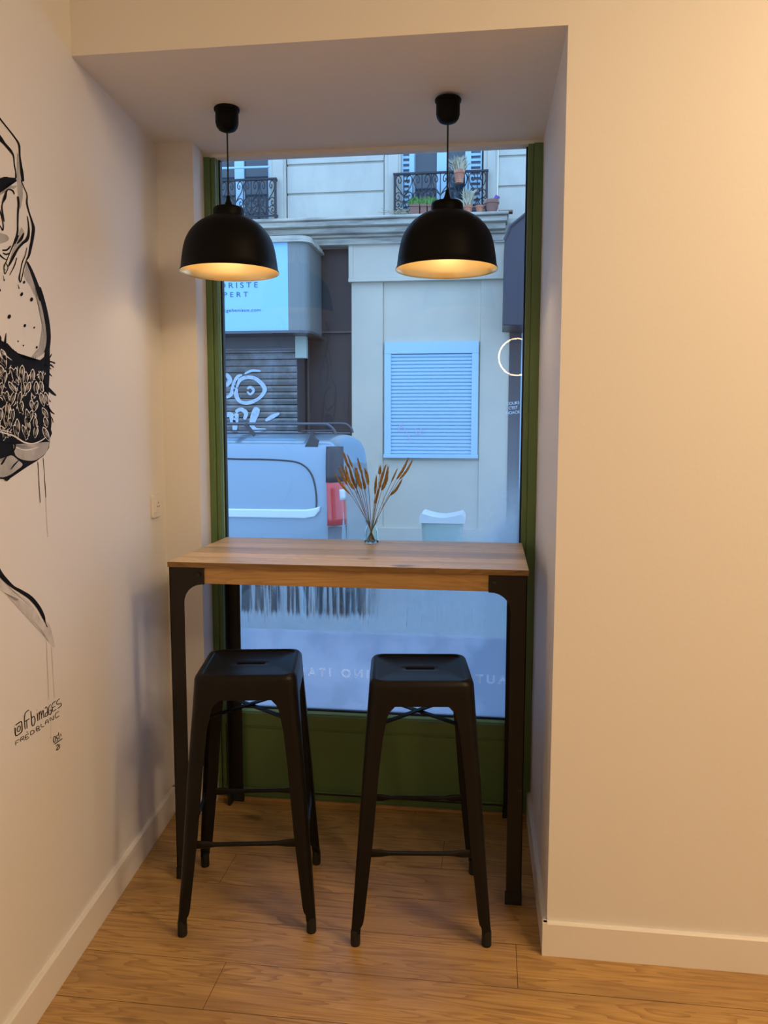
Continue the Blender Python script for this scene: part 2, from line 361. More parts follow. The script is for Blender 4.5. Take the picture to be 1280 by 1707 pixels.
# floor boards, one surface; every board is its own face with a value of its own
bm = nb(); lay = bm.faces.layers; row = 0
cl = bm.loops.layers.float_vector.new('plank') if hasattr(bm.loops.layers, 'float_vector') else None
fl = bm.faces.layers.float_vector.new('plank')
y = -5.2 + (.365 - .0) * 0
rows = []
yy = .735
while yy > -5.2: rows.append((yy - .185, yy)); yy -= .185
rnd = random.Random(3)
for i, (a, b) in enumerate(rows):
    x = -.6 - rnd.random() * 1.3
    joints = []
    while x < XR + .1:
        joints.append(x); x += rnd.uniform(1.1, 2.1)
    if abs(a + .375) < .02: joints = [-1.0, 1.094, 2.9]
    if abs(a + .56) < .02: joints = [-1.5, .297, 2.3, 3.9]
    if abs(a + .745) < .02: joints = [-1.1, .75, 2.6]
    joints.append(XR + .3)
    for j0, j1 in zip(joints, joints[1:]):
        g = .0009
        vs = [bm.verts.new(p) for p in ((j0 + g, a + g, 0), (j1 - g, a + g, 0), (j1 - g, b - g, 0), (j0 + g, b - g, 0))]
        f = bm.faces.new(vs); f[fl] = (rnd.random(), rnd.random(), rnd.random())
bmesh.ops.extrude_face_region  # boards stay flat; the dark gap shows the subfloor below
fo = obj('floor', bm, M['floor']); tag(fo, kind='structure')
bm = nb(); box(bm, (-1.9, Y0, -.06), (XR + .4, .76, -.0012)); tag(obj('floor_base', bm, mat('dark_gap', (.16, .085, .035), .8)), kind='structure')

# baseboards
def baseboard(name, p, q, nrm, h=.098, t=.013):
    p = Vector((*p, 0)); q = Vector((*q, 0)); n = Vector((*nrm, 0)).normalized(); bm = nb()
    prof = ((0, 0), (t, 0), (t, h - .004), (t - .003, h), (0, h)); A = [bm.verts.new(p + n * d + Vector((0, 0, z))) for d, z in prof]; B = [bm.verts.new(q + n * d + Vector((0, 0, z))) for d, z in prof]
    bm.faces.new(A); bm.faces.new(B[::-1])
    for i in range(5): j = (i + 1) % 5; bm.faces.new((A[i], B[i], B[j], A[j]))
    return tag(obj(name, bm, M['skirt']), kind='structure')
wn = (WN.x, WN.y)
if wn[0] < 0: wn = (-wn[0], -wn[1])
baseboard('baseboard_left', (wall_x(Y0), Y0), (wall_x(.4629), .4629), wn)
baseboard('baseboard_window_left', (wall_x(.4629), .4629), (Cc[0] + .01, .4629), (0, -1))
baseboard('baseboard_reveal_left', (Cc[0], .455), (-.066, .59), (1, .06), t=.010)
baseboard('baseboard_niche_right', (1.1777, -.2303), (1.1676, .59), (-1, -.012))
baseboard('baseboard_right', (1.165, -.2173), (XR, -.2173), (0, -1))

# ================================================================== WINDOW
win = thing('window_1', (.55, .59, 0), kind='structure')
ZT = ZC - .011
def wobj(name, boxes, m, bevel=.002, parent=win, prof=None):
    bm = nb()
    for a, b in boxes: box(bm, a, b)
    return obj(name, bm, m, parent, bevel=bevel, world=True)
wobj('stile', [((-.066, .59, 0), (-.042, .66, ZT)), ((-.042, .598, .0), (-.024, .66, ZT))], M['green'])
wobj('stile', [((1.1676 - .032, .59, 0), (1.1676, .66, ZT)), ((1.116, .598, 0), (1.1356, .66, ZT))], M['green'])
wobj('bottom_rail', [((-.024, .598, .300), (1.116, .66, .352)), ((-.024, .606, .288), (1.116, .66, .300))], M['green'])
wobj('lower_panel', [((-.024, .604, .0), (1.116, .66, .288)), ((-.024, .598, .0), (1.116, .606, .045))], M['green'])
wobj('sill_strip', [((-.064, .578, 0), (1.160, .592, .012))], M['apron'], .002)
wobj('gasket', [((-.022, .628, .352), (-.015, .652, ZT)), ((1.110, .628, .352), (1.116, .652, ZT)), ((-.018, .628, .360), (1.112, .652, .367))], M['gasket'], 0)
wobj('glazing_bead', [((-.024, .618, .352), (1.116, .640, .3605)), ((-.0265, .622, .35), (-.0215, .636, ZT))], M['edge'], 0)
wobj('glass_pane', [((-.018, .638, .360), (1.114, .646, ZT))], M['pane'], 0)
wobj('frosted_film', [((-.014, .6465, .366), (1.111, .6475, .678))], M['film'], 0)
tx = text_mesh('film_lettering', 'AUTENTICO PANINO ITALIANO', .047, (1.074, .6372, .500), M['filmtext'], win, mirror=True, outline=.0010, spacing=1.52)
tx['label'] = 'pale outlined lettering read in reverse on the frosted film'

# ================================================================== TABLE
TW, TD, TH = 1.119, .578, 1.0524
tb = thing('bar_table', (TW / 2, TD / 2, 0), label='high bar table with oak plank top and black steel legs in the window niche', cat='table')
bm = nb(); fl = bm.faces.layers.float_vector.new('plank'); rnd = random.Random(5)
edges = [0, .115, .20, .33, .43, TD]
for a, b in zip(edges, edges[1:]):
    n0 = len(bm.faces); box(bm, (0, a + .0004, TH - .017), (TW, b - .0004, TH)); bm.faces.ensure_lookup_table(); c = (rnd.random(), rnd.random(), rnd.random())
    for f in bm.faces[n0:]: f[fl] = c
bm.normal_update()
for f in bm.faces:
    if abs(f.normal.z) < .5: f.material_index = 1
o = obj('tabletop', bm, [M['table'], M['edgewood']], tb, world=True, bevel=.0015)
AZ0, AZ1 = TH - .017 - .052, TH - .017
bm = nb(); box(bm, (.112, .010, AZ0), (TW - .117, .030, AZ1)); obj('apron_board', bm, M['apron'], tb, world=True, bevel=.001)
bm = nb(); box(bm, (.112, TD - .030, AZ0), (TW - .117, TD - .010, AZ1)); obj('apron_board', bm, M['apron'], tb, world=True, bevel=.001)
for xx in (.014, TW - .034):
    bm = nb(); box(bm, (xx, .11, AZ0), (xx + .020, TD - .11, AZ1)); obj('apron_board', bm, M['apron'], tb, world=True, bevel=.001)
def gusset_profile(w, plate, R, zb, z0):     # outline in (s, z): leg w wide with a rounded gusset to 'plate'
    pts = [(0, z0), (w, z0), (w, zb - R)]
    for k in range(1, 10):
        a = PI - PI / 2 * k / 9; pts.append((w + R + R * math.cos(a), zb - R + R * math.sin(a)))
    pts += [(plate, zb), (plate, AZ1), (0, AZ1)]
    return pts
def leg(cx, cy, sx, sy):
    bm = nb(); t = .004; R = .060; w = .047; z0 = .035
    pts = gusset_profile(w, .114, R, AZ0 - .002, z0)
    # front or back flange in the x-z plane
    a = [bm.verts.new((cx + sx * s, cy, z)) for s, z in pts]; b = [bm.verts.new((cx + sx * s, cy + sy * t, z)) for s, z in pts]
    bm.faces.new(a); bm.faces.new(b[::-1])
    for i in range(len(pts)): j = (i + 1) % len(pts); bm.faces.new((a[i], b[i], b[j], a[j]))
    a = [bm.verts.new((cx, cy + sy * s, z)) for s, z in pts]; b = [bm.verts.new((cx + sx * t, cy + sy * s, z)) for s, z in pts]
    bm.faces.new(a); bm.faces.new(b[::-1])
    for i in range(len(pts)): j = (i + 1) % len(pts); bm.faces.new((a[i], b[i], b[j], a[j]))
    L = obj('leg', bm, M['tablemetal'], tb, world=True, bevel=.001)
    bm = nb()
    x0, x1 = sorted((cx - sx * .0015, cx + sx * (w + .0035))); y0, y1 = sorted((cy - sy * .0015, cy + sy * (w + .0035)))
    prism = [(cx - sx * .002, cy - sy * .002), (cx + sx * (w + .003), cy - sy * .002), (cx + sx * (w + .003), cy + sy * .010), (cx + sx * .010, cy + sy * .010), (cx + sx * .010, cy + sy * (w + .003)), (cx - sx * .002, cy + sy * (w + .003))]
    prism_z(bm, prism, 0, .040); obj('foot_cap', bm, M['rubber'], L, world=True, bevel=.0015)
    bm = nb()
    bmesh.ops.create_cone(bm, cap_ends=True, segments=6, radius1=.0075, radius2=.0065, depth=.006, matrix=Matrix.Translation((cx + sx * .097, cy - sy * .003, AZ0 + .030)) @ Matrix.Rotation(PI / 2, 4, 'X'))
    obj('bolt', bm, M['pilotblack'], L, world=True)
leg(.004, .004, 1, 1); leg(TW - .004, .004, -1, 1); leg(.004, TD - .004, 1, -1); leg(TW - .004, TD - .004, -1, -1)
bm = nb(); tube(bm, [(.03, TD - .012, .050), (TW - .03, TD - .012, .050)], .0035, 8); obj('rear_tie_rod', bm, M['tablemetal'], tb, world=True, smooth=True)

# ================================================================== STOOLS
def rsq(h, r, n, z, cx=0, cy=0):          # rounded square loop, 4*n points
    pts = []
    for q in range(4):
        a0 = q * PI / 2; ccx = (h - r) * (1 if q in (0, 3) else -1); ccy = (h - r) * (1 if q in (0, 1) else -1)
        for k in range(n):
            a = a0 + PI / 2 * k / (n - 1); pts.append(Vector((ccx + r * math.cos(a), ccy + r * math.sin(a), z)))
    return pts
SH = .76; FP = .1975
def splay(z):      # outer half width of the frame at height z
    t = 1 - z / SH; return .148 + (.1945 + .008 - .148) * t 
def make_stool():
    t = thing('bar_stool')
    n = 9; bm = nb(); loops = []
    spec = [(splay(.690), .034, .690), (splay(.722), .034, .722), (splay(.745), .034, .745), (splay(.752) - .0015, .034, .752), (splay(.757) - .005, .033, .757), (.1405, .032, .760), (.134, .030, .7607), (.129, .028, .7600), (.1265, .026, .7575), (.124, .024, .7562)]
    for h, r, z in spec: loops.append([bm.verts.new(p) for p in rsq(h, r, n, z)])
    # slot loop with matching count
    sl = []
    for p in rsq(1, .9, n, 0):
        a = math.atan2(p.y, p.x); c = math.cos(a); s = math.sin(a); L = .037; r = .0085
        x = max(-L, min(L, p.x * .046)); sl.append((x, s, c))
    def stadium(L, r, z):
        out = []
        for p in rsq(1, .9, n, 0):
            cx_ = L if p.x > 0 else -L
            q = Vector((p.x, p.y)).normalized(); a = math.atan2(q.y, abs(q.x)); a = max(-PI / 2, min(PI / 2, a * 1.0))
            out.append(Vector((cx_ + (1 if p.x > 0 else -1) * r * math.cos(a), r * math.sin(a), z)))
        return out
    for L_, r_, z_ in ((.040, .030, .7548), (.037, .010, .7545), (.036, .0078, .7535), (.036, .0078, .742)): loops.append([bm.verts.new(p) for p in stadium(L_, r_, z_)])
    for A, B in zip(loops, loops[1:]):
        m_ = len(A)
        for k in range(m_):
            try: bm.faces.new((A[k], A[(k + 1) % m_], B[(k + 1) % m_], B[k]))
            except ValueError: pass
    # inner skin of the seat pan
    ins = [[bm.verts.new(p) for p in rsq(h, r, n, z)] for h, r, z in ((splay(.690) - .002, .032, .690), (splay(.722) - .003, .032, .722), (.146, .03, .750))]
    for A, B in zip(ins, ins[1:]):
        for k in range(len(A)): bm.faces.new((A[k], B[k], B[(k + 1) % len(A)], A[(k + 1) % len(A)]))
    obj('seat', bm, M['blackmetal'], t, smooth=True)
    # legs: folded sheet, two flanges round an outer rounded corner, necking into a tube foot
    for sx in (-1, 1):
        for sy in (-1, 1):
            bm = nb(); st = []
            zs = [.6905, .675, .66, .60, .50, .40, .30, .22, .15, .115, .085, .068, .058, .040]
            for z in zs:
                H = splay(z); wd = .078 if z > .68 else (.064 if z > .67 else .058 if z > .655 else (.050 + .010 * (z - .6) / .1 if z >= .6 else .046))
                if z < .6: wd = .047 - .004 * (.6 - z) / .3 if z > .3 else .043 - .010 * (.3 - z) / .25
                if z < .07: wd = .032
                if z < .06: wd = .0268
                r = .033 if z > .65 else (.026 if z > .55 else (.021 if z > .13 else (.016 if z > .06 else .0125)));                 prof = []
                prof.append((H - wd, H))
                for k in range(7):
                    a = PI / 2 - PI / 2 * k / 6; prof.append((H - r + r * math.cos(a), H - r + r * math.sin(a)))
                prof.append((H, H - wd))
                th = .0035 if z > .06 else .010
                inner = [(H - th, H - wd)]
                for k in range(7):
                    a = PI / 2 * k / 6; rr = max(r - th, .001); inner.append((H - r + rr * math.cos(a), H - r + rr * math.sin(a)))
                inner.append((H - wd, H - th))
                st.append([bm.verts.new((sx * x, sy * y, z)) for x, y in prof + inner])
            for A, B in zip(st, st[1:]):
                for k in range(len(A)): bm.faces.new((A[k], A[(k + 1) % len(A)], B[(k + 1) % len(A)], B[k]))
            bm.faces.new(st[0]); bm.faces.new(st[-1][::-1])
            L = obj('leg', bm, M['blackmetal'], t, smooth=True)
            bm = nb(); H = splay(.03) - .0132
            lathe(bm, [(.0001, 0), (.0125, 0), (.0142, .004), (.0138, .042), (.0125, .047), (.0001, .048)], (sx * H, sy * H, 0), 20)
            obj('rubber_foot', bm, M['rubber'], L, smooth=True)
    # footrests
    for k in range(4):
        bm = nb(); z = .268; H = splay(z) - .010; e = H - .030
        d = [(-e, -H, z), (-e + .03, -H, z), (-e + .055, -H, z), (e - .055, -H, z), (e - .03, -H, z), (e, -H, z)]
        sec = [(.004, .0125), (.004, .0115), (.0065, .0065), (.0065, .0065), (.004, .0115), (.004, .0125)]
        rings = []
        for (x, y_, z_), (ry, rz_) in zip(d, sec):
            rings.append([bm.verts.new((x, y_ + ry * math.cos(2 * PI * j / 12), z_ + rz_ * math.sin(2 * PI * j / 12))) for j in range(12)])
        for A, B in zip(rings, rings[1:]):
            for j in range(12): bm.faces.new((A[j], A[(j + 1) % 12], B[(j + 1) % 12], B[j]))
        bm.faces.new(rings[0]); bm.faces.new(rings[-1][::-1])
        bm.transform(Matrix.Rotation(k * PI / 2, 4, 'Z')); obj('footrest_bar', bm, M['blackmetal'], t, smooth=True)
    # crossed braces under the seat
    for s in (-1, 1):
        bm = nb(); e = splay(.64) - .022
        bar(bm, (-e, -e * s, 0.625 + .0025 * s), (e, e * s, 0.625 + .0025 * s), .016, .0045)
        obj('cross_brace', bm, M['blackmetal'], t)
    return t
st1 = make_stool()
KIDS[st1.name] = list(st1.children)
bpy.context.view_layer.update()
st2 = copy_tree(st1)
for o, x, y, a, lb in ((st1, .2843, -.0597, .175, 'matt black metal bar stool with slotted square seat, left of the two under the table'),
                       (st2, .8014, -.0429, .125, 'matt black metal bar stool with slotted square seat, right of the two under the table')):
    o.location = (x, y, 0); o.rotation_euler = (0, 0, a); tag(o, lb, 'stool', 'bar stools at the high table')

# ================================================================== PENDANT LAMPS
def make_pendant():
    t = thing('pendant_lamp')
    bm = nb(); prof = [(.0001, .0), (.038, 0), (.0405, -.004), (.0395, -.010), (.036, -.011), (.036, -.046), (.033, -.058), (.026, -.067), (.015, -.072), (.0001, -.073)]
    lathe(bm, prof, (0, 0, ZC), 40); obj('ceiling_rose', bm, M['lamp_out'], t, smooth=True)
    bm = nb(); tube(bm, [(0, 0, ZC - .07), (.0, 0, 2.19)], .0026, 8); obj('cord', bm, M['cord'], t, smooth=True)
    bm = nb(); lathe(bm, [(.0001, 2.205), (.005, 2.205), (.0065, 2.195), (.010, 2.183), (.018, 2.172), (.020, 2.166)], (0, 0, 0), 24); obj('cord_grip', bm, M['lamp_out'], t, smooth=True)
    bm = nb(); lathe(bm, [(.0001, 2.168), (.044, 2.168), (.0485, 2.163), (.0495, 2.156), (.0495, 2.140), (.0001, 2.138)], (0, 0, 0), 48); obj('cap', bm, M['lamp_out'], t, smooth=True)
    R = .1565; out = []
    zt, zb = 2.141, 1.966
    out = [(.047, zt), (.060, zt - .004), (.080, zt - .013), (.102, zt - .028), (.121, zt - .048), (.135, zt - .071), (.1435, zt - .096), (.1485, zt - .122), (.1525, zt - .150), (.1545, zb + .008), (.1575, zb + .005), (.1585, zb)]
    def ip(P):   # smooth interpolation
        r = []
        for i in range(len(P) - 1):
            p0, p1, p2, p3 = P[max(i - 1, 0)], P[i], P[i + 1], P[min(i + 2, len(P) - 1)]
            for k in range(4):
                s = k / 4; r.append(tuple(.5 * ((2 * b) + (-a + c) * s + (2 * a - 5 * b + 4 * c - d) * s * s + (-a + 3 * b - 3 * c + d) * s ** 3) for a, b, c, d in zip(p0, p1, p2, p3)))
        r.append(P[-1]); return r
    o_ = ip(out[:-3]) + out[-3:]
    bm = nb(); lathe(bm, o_, (0, 0, 0), 72); sh = obj('shade', bm, M['lamp_out'], t, smooth=True)
    bm = nb(); inn = [(.0001, zt - .004)] + [(r - .0022, z - .002) for r, z in o_[:-3]] + [(.1540, zb + .006), (.1570, zb + .001), (.1583, zb)]
    lathe(bm, inn, (0, 0, 0), 72); obj('shade_lining', bm, M['lamp_in'], sh, smooth=True)['label'] = 'glowing gold inner face of the shade'
    bm = nb(); lathe(bm, [(.0001, 2.136), (.019, 2.136), (.019, 2.098), (.0001, 2.097)], (0, 0, 0), 24); obj('lamp_holder', bm, M['lamp_out'], t, smooth=True)
    bm = nb(); lathe(bm, [(.013, 2.098), (.016, 2.09), (.024, 2.078), (.028, 2.064), (.025, 2.050), (.015, 2.040), (.0001, 2.0365)], (0, 0, 0), 24); obj('bulb', bm, M['bulb'], t, smooth=True)
    return t
p1 = make_pendant(); KIDS[p1.name] = list(p1.children); bpy.context.view_layer.update(); p2 = copy_tree(p1)
p1.location = (.1605, .184, 0); p2.location = (.857, .180, -.008)
tag(p1, 'black dome pendant lamp with gold lining, hanging on the left by the mural wall', 'lamp', 'pendant lamps over the bar table')
tag(p2, 'black dome pendant lamp with gold lining, hanging on the right below the flowery balcony', 'lamp', 'pendant lamps over the bar table')

# ================================================================== SOCKET
sc = thing('wall_socket', on_wall(258, 843), math.atan2(WB.x - WA.x, -(WB.y - WA.y)) * -1 * 0, label='white plastic wall socket on the left wall beside the window', cat='socket')
u = (WB - WA).normalized(); nW = Vector((*wn, 0))
c0 = on_wall(258, 843)
def wp(s, z, d): return c0 + u * s + Vector((0, 0, z)) + nW * d
def plate(bm, hs, hz, d0, d1, r=.008, c=(0, 0)):
    pts = []
    for q in range(4):
        cx_ = (hs - r) * (1 if q in (0, 3) else -1); cz_ = (hz - r) * (1 if q in (0, 1) else -1)
        for k in range(5): a = q * PI / 2 + PI / 2 * k / 4; pts.append((c[0] + cx_ + r * math.cos(a), c[1] + cz_ + r * math.sin(a)))
    a = [bm.verts.new(wp(s, z, d0)) for s, z in pts]; b = [bm.verts.new(wp(s, z, d1)) for s, z in pts]
    bm.faces.new(a); bm.faces.new(b[::-1])
    for i in range(len(pts)): j = (i + 1) % len(pts); bm.faces.new((a[i], b[i], b[j], a[j]))
bm = nb(); plate(bm, .043, .041, 0, .010); obj('cover_plate', bm, M['plastic'], sc, world=True, bevel=.002)
bm = nb(); plate(bm, .024, .024, .009, .013, .005); ins = obj('socket_insert', bm, M['plastic'], sc, world=True, bevel=.001)
bm = nb()
for s, z in ((-.009, -.002), (.009, -.002), (0, .011)): plate(bm, .0026, .0026, .0125, .0136, .0025, (s, z))
obj('socket_holes', bm, M['hole'], ins, world=True)

# ================================================================== MURAL (flat paint on the left wall)
mur = thing('wall_mural', on_wall(40, 700), label='black ink mural of a thin hand above a feathered band, on the left wall', cat='mural')
def Z1(p): return (p[0] / 5.336, 180 + p[1] / 5.336)
def Z2(p): return (p[0] / 5.02, 480 + p[1] / 5.02)
def Z3(p): return (p[0] / 3.71, 800 + p[1] / 3.71)
def Z4(p): return (p[0] / 9.143, 1130 + p[1] / 9.143)
SC = {Z1: 1 / 5.336, Z2: 1 / 5.02, Z3: 1 / 3.71, Z4: 1 / 9.143}
def cr(P, n=5):
    out = []
    for i in range(len(P) - 1):
        p0, p1_, p2_, p3 = P[max(i - 1, 0)], P[i], P[i + 1], P[min(i + 2, len(P) - 1)]
        for k in range(n):
            s = k / n; out.append(tuple(.5 * ((2 * b) + (-a + c) * s + (2 * a - 5 * b + 4 * c - d) * s * s + (-a + 3 * b - 3 * c + d) * s ** 3) for a, b, c, d in zip(p0, p1_, p2_, p3)))
    out.append(tuple(P[-1])); return out
def stroke(bm, Zf, P, off, w=None, place=on_wall, taper=True):
    P = [tuple(p) if len(p) == 3 else (p[0], p[1], w) for p in P]
    if len(P) > 2: P = cr(P)
    k = SC[Zf] if Zf in SC else 1; L = []; R = []
    for i, p in enumerate(P):
        a = P[max(i - 1, 0)]; b = P[min(i + 1, len(P) - 1)]; tx_, ty = b[0] - a[0], b[1] - a[1]; l = math.hypot(tx_, ty) or 1
        hw = p[2] / 2; c = Zf(p) if Zf else p
        if taper and i in (0, len(P) - 1): hw *= .35
        nx, ny = -ty / l * hw * k, tx_ / l * hw * k
        L.append(bm.verts.new(place(c[0] + nx, c[1] + ny, off))); R.append(bm.verts.new(place(c[0] - nx, c[1] - ny, off)))
    for i in range(len(P) - 1): bm.faces.new((L[i], L[i + 1], R[i + 1], R[i]))
def poly(bm, Zf, P, off, place=on_wall, smooth=True):
    if smooth and len(P) > 3:
        Q = cr([*P, P[0]], 3)[:-1]
    else: Q = P
    vs = [bm.verts.new(place(*(Zf(p) if Zf else p), off)) for p in Q]
    f = bm.faces.new(vs); bmesh.ops.triangulate(bm, faces=[f], ngon_method='EAR_CLIP')
def dot(bm, Zf, x, y, r, off, place=on_wall, el=1.0):
    c = Zf((x, y)); k = SC[Zf] * r / 2
    vs = [bm.verts.new(place(c[0] + k * math.cos(a) - .2 * k * math.sin(a), c[1] + k * 1.35 * el * math.sin(a), off)) for a in [2 * PI * i / 10 for i in range(10)]]
    bm.faces.new(vs)
# washes
bm = nb()
poly(bm, Z1, [(150, 400), (178, 440), (190, 560), (185, 660), (205, 760), (180, 900), (165, 800), (150, 660)], .0004)
poly(bm, Z1, [(-50, 620), (20, 640), (100, 690), (150, 690), (120, 720), (60, 700), (20, 760), (-50, 780)], .0004)
poly(bm, Z1, [(190, 1060), (215, 1100), (210, 1150), (175, 1240), (120, 1330), (85, 1390), (110, 1270), (150, 1190), (165, 1120)], .0004)
poly(bm, Z1, [(0, 1110), (60, 1130), (80, 1170), (30, 1200), (-20, 1200)], .0004)
poly(bm, Z1, [(235, 1360), (270, 1440), (310, 1560), (350, 1680), (330, 1710), (270, 1590), (215, 1500), (225, 1430)], .0004)
poly(bm, Z2, [(285, -10), (330, 60), (362, 190), (385, 320), (390, 440), (370, 540), (300, 590), (240, 600), (300, 550), (335, 470), (350, 350), (335, 180), (300, 60)], .0004)
poly(bm, Z2, [(110, 1310), (200, 1350), (290, 1350), (380, 1310), (410, 1290), (390, 1370), (300, 1440), (200, 1440), (130, 1400)], .0013)
poly(bm, Z2, [(-60, 1440), (20, 1450), (90, 1400), (150, 1440), (190, 1480), (140, 1525), (60, 1575), (-60, 1585)], .0013)
obj('grey_wash', bm, M['wash'], mur, world=True)
bm = nb()
poly(bm, Z3, [(-60, 545), (0, 605), (80, 690), (150, 725), (205, 785), (250, 860), (262, 870), (300, 885), (320, 940), (338, 1035), (300, 1000), (270, 930), (238, 885), (180, 800), (120, 742), (60, 712), (-60, 640)], .0004)
for P in ([(285, 940), (290, 1080), (295, 1195), (302, 1360)], [(318, 1030), (326, 1150), (330, 1250), (338, 1350)], [(283, 100), (290, 250), (296, 345)], [(312, 1400), (314, 1590)]): stroke(bm, Z3, P, .0005, 5)
dot(bm, Z3, 296, 348, 8, .0005); dot(bm, Z3, 313, 1592, 9, .0005)
obj('pale_wash', bm, M['washlight'], mur, world=True)
# black ink
bm = nb(); I = .0008
S1 = [[(-80, -20, 10), (0, 95, 14), (60, 170, 12), (130, 260, 13), (170, 330, 18), (176, 420, 15), (185, 500, 20), (197, 590, 28), (206, 655, 20)],
      [(-60, 200, 46), (0, 270, 40), (42, 320, 24), (90, 375, 24), (120, 425, 14), (128, 500, 10), (140, 570, 10), (142, 625, 16)],
      [(128, 768, 10), (115, 738, 14), (85, 725, 12), (60, 738, 14), (42, 800, 28), (22, 850, 12), (18, 900, 14), (28, 960, 14), (38, 1015, 10)],
      [(-20, 860, 8), (8, 940, 12), (22, 1000, 8), (30, 1050, 12), (24, 1088, 12), (8, 1060, 9), (-20, 1020, 9)],
      [(158, 785, 18), (166, 850, 20), (160, 940, 16), (158, 1040, 14), (155, 1110, 16), (130, 1190, 14), (100, 1260, 10), (75, 1320, 8), (55, 1370, 10), (36, 1410, 10), (42, 1480, 8)],
      [(188, 640, 8), (215, 710, 8), (240, 770, 10), (240, 850, 16), (260, 930, 12), (285, 1010, 18), (298, 1070, 28), (290, 1150, 28), (275, 1230, 26), (258, 1310, 20), (235, 1355, 10)],
      [(243, 960, 8), (255, 1040, 12), (255, 1120, 22), (238, 1172, 30), (205, 1200, 24), (160, 1250, 20), (125, 1310, 26), (95, 1370, 22), (75, 1410, 10)],
      [(212, 1110, 10), (190, 1160, 26), (150, 1210, 10)], [(165, 1130, 10), (150, 1170, 14), (130, 1210, 10)],
      [(240, 1240, 6), (225, 1310, 8), (200, 1370, 10), (185, 1440, 8), (172, 1515, 14), (182, 1555, 8)],
      [(238, 1350, 10), (215, 1420, 8), (200, 1490, 8), (185, 1550, 8)],
      [(50, 1375, 6), (70, 1410, 8), (66, 1440, 8), (45, 1480, 8)], [(48, 1390, 5), (36, 1430, 5), (52, 1440, 5)],
      [(98, 1225, 10), (62, 1262, 16), (20, 1265, 12)], [(25, 1288, 10), (55, 1302, 14), (90, 1290, 12)], [(-20, 1290, 16), (30, 1335, 12), (60, 1350, 6)],
      [(240, 1365, 16), (275, 1440, 26), (310, 1530, 32), (345, 1630, 38), (372, 1720, 40)],
      [(150, 1330, 8), (130, 1400, 10), (85, 1490, 6)], [(30, 1490, 10), (38, 1540, 18)], [(160, 1570, 10), (172, 1610, 22)]]
for P in S1: stroke(bm, Z1, P, I)
poly(bm, Z1, [(8, 625), (35, 612), (65, 612), (100, 626), (142, 622), (150, 650), (95, 655), (50, 668), (22, 715), (0, 755), (-70, 775), (-70, 650)], I, smooth=False)
for x, y_, r in ((215, 1550, 20), (195, 1655, 24), (40, 1530, 10), (282, 1697, 20), (0, 1625, 14)): dot(bm, Z1, x, y_, r, I)
for x, y_, r in ((180, 55, 22), (265, 97, 26), (78, 240, 28), (208, 315, 22), (287, 332, 14), (152, 447, 11), (196, 482, 12), (308, 497, 17), (0, 20, 16)): dot(bm, Z2, x, y_, r, I)
stroke(bm, Z2, [(322, -10, 36), (350, 80, 38), (378, 190, 38), (398, 300, 38), (408, 400, 36), (403, 480, 36), (388, 550, 44)], I)
band = [(-330, 620), (-250, 500), (-90, 425), (0, 430), (28, 450), (45, 465), (62, 462), (100, 505), (112, 530), (135, 530), (150, 545), (175, 560), (190, 590), (240, 602), (290, 608), (335, 605), (365, 580), (400, 560), (420, 600), (400, 700), (405, 740), (382, 810), (400, 860), (405, 950), (395, 1000), (425, 1060), (405, 1090), (432, 1130), (425, 1180), (436, 1215), (418, 1260), (410, 1340), (370, 1400), (305, 1450), (235, 1492), (200, 1478), (140, 1548), (75, 1600), (-90, 1590), (-230, 1480), (-320, 1250), (-350, 900)]
poly(bm, Z2, band, I, smooth=False)
for a in ([(400, 600, 16), (420, 575, 12), (436, 550, 4)], [(395, 620, 18), (430, 618, 12), (462, 632, 14)], [(390, 640, 12), (425, 645, 14), (452, 668, 6)], [(395, 690, 12), (415, 720, 12), (438, 742, 5)], [(378, 805, 10), (420, 860, 28), (470, 902, 12)], [(384, 880, 8), (405, 930, 14), (426, 955, 6)], [(395, 975, 8), (425, 1030, 14), (456, 1056, 8)], [(405, 1060, 6), (435, 1090, 8), (445, 1130, 4)], [(385, 640, 10), (410, 665, 12), (430, 680, 5)]): stroke(bm, Z2, a, I)
stroke(bm, Z2, [(38, 500, 34), (46, 430, 16), (52, 375, 4)], I); stroke(bm, Z2, [(-5, 450, 30), (5, 420, 16), (-2, 395, 4)], I)
stroke(bm, Z2, [(400, 500, 34), (392, 580, 46), (380, 660, 30)], I, taper=False)
for k in range(26):
    x = 10 + k * 12.5; yb = 440 + 165 * min(1, (k / 14) ** .8); stroke(bm, Z2, [(x, yb + 30, 10), (x + random.uniform(-4, 8), yb - random.uniform(5, 45), 4)], I)
stroke(bm, Z2, [(316, 1450, 6), (325, 1580, 5), (330, 1710, 4)], I); stroke(bm, Z2, [(362, 1420, 5), (372, 1560, 4), (380, 1710, 3)], I)
stroke(bm, Z3, [(240, 0), (245, 80), (250, 142)], I, 4); stroke(bm, Z3, [(277, 0), (281, 60), (284, 110)], I, 4)
stroke(bm, Z3, [(-50, 490, 34), (0, 578, 32), (45, 630, 26), (85, 664, 18), (130, 690, 22), (190, 730, 26), (240, 790, 24), (268, 845, 20), (280, 880, 6), (293, 912, 5)], I)
obj('black_ink', bm, M['ink'], mur, world=True)
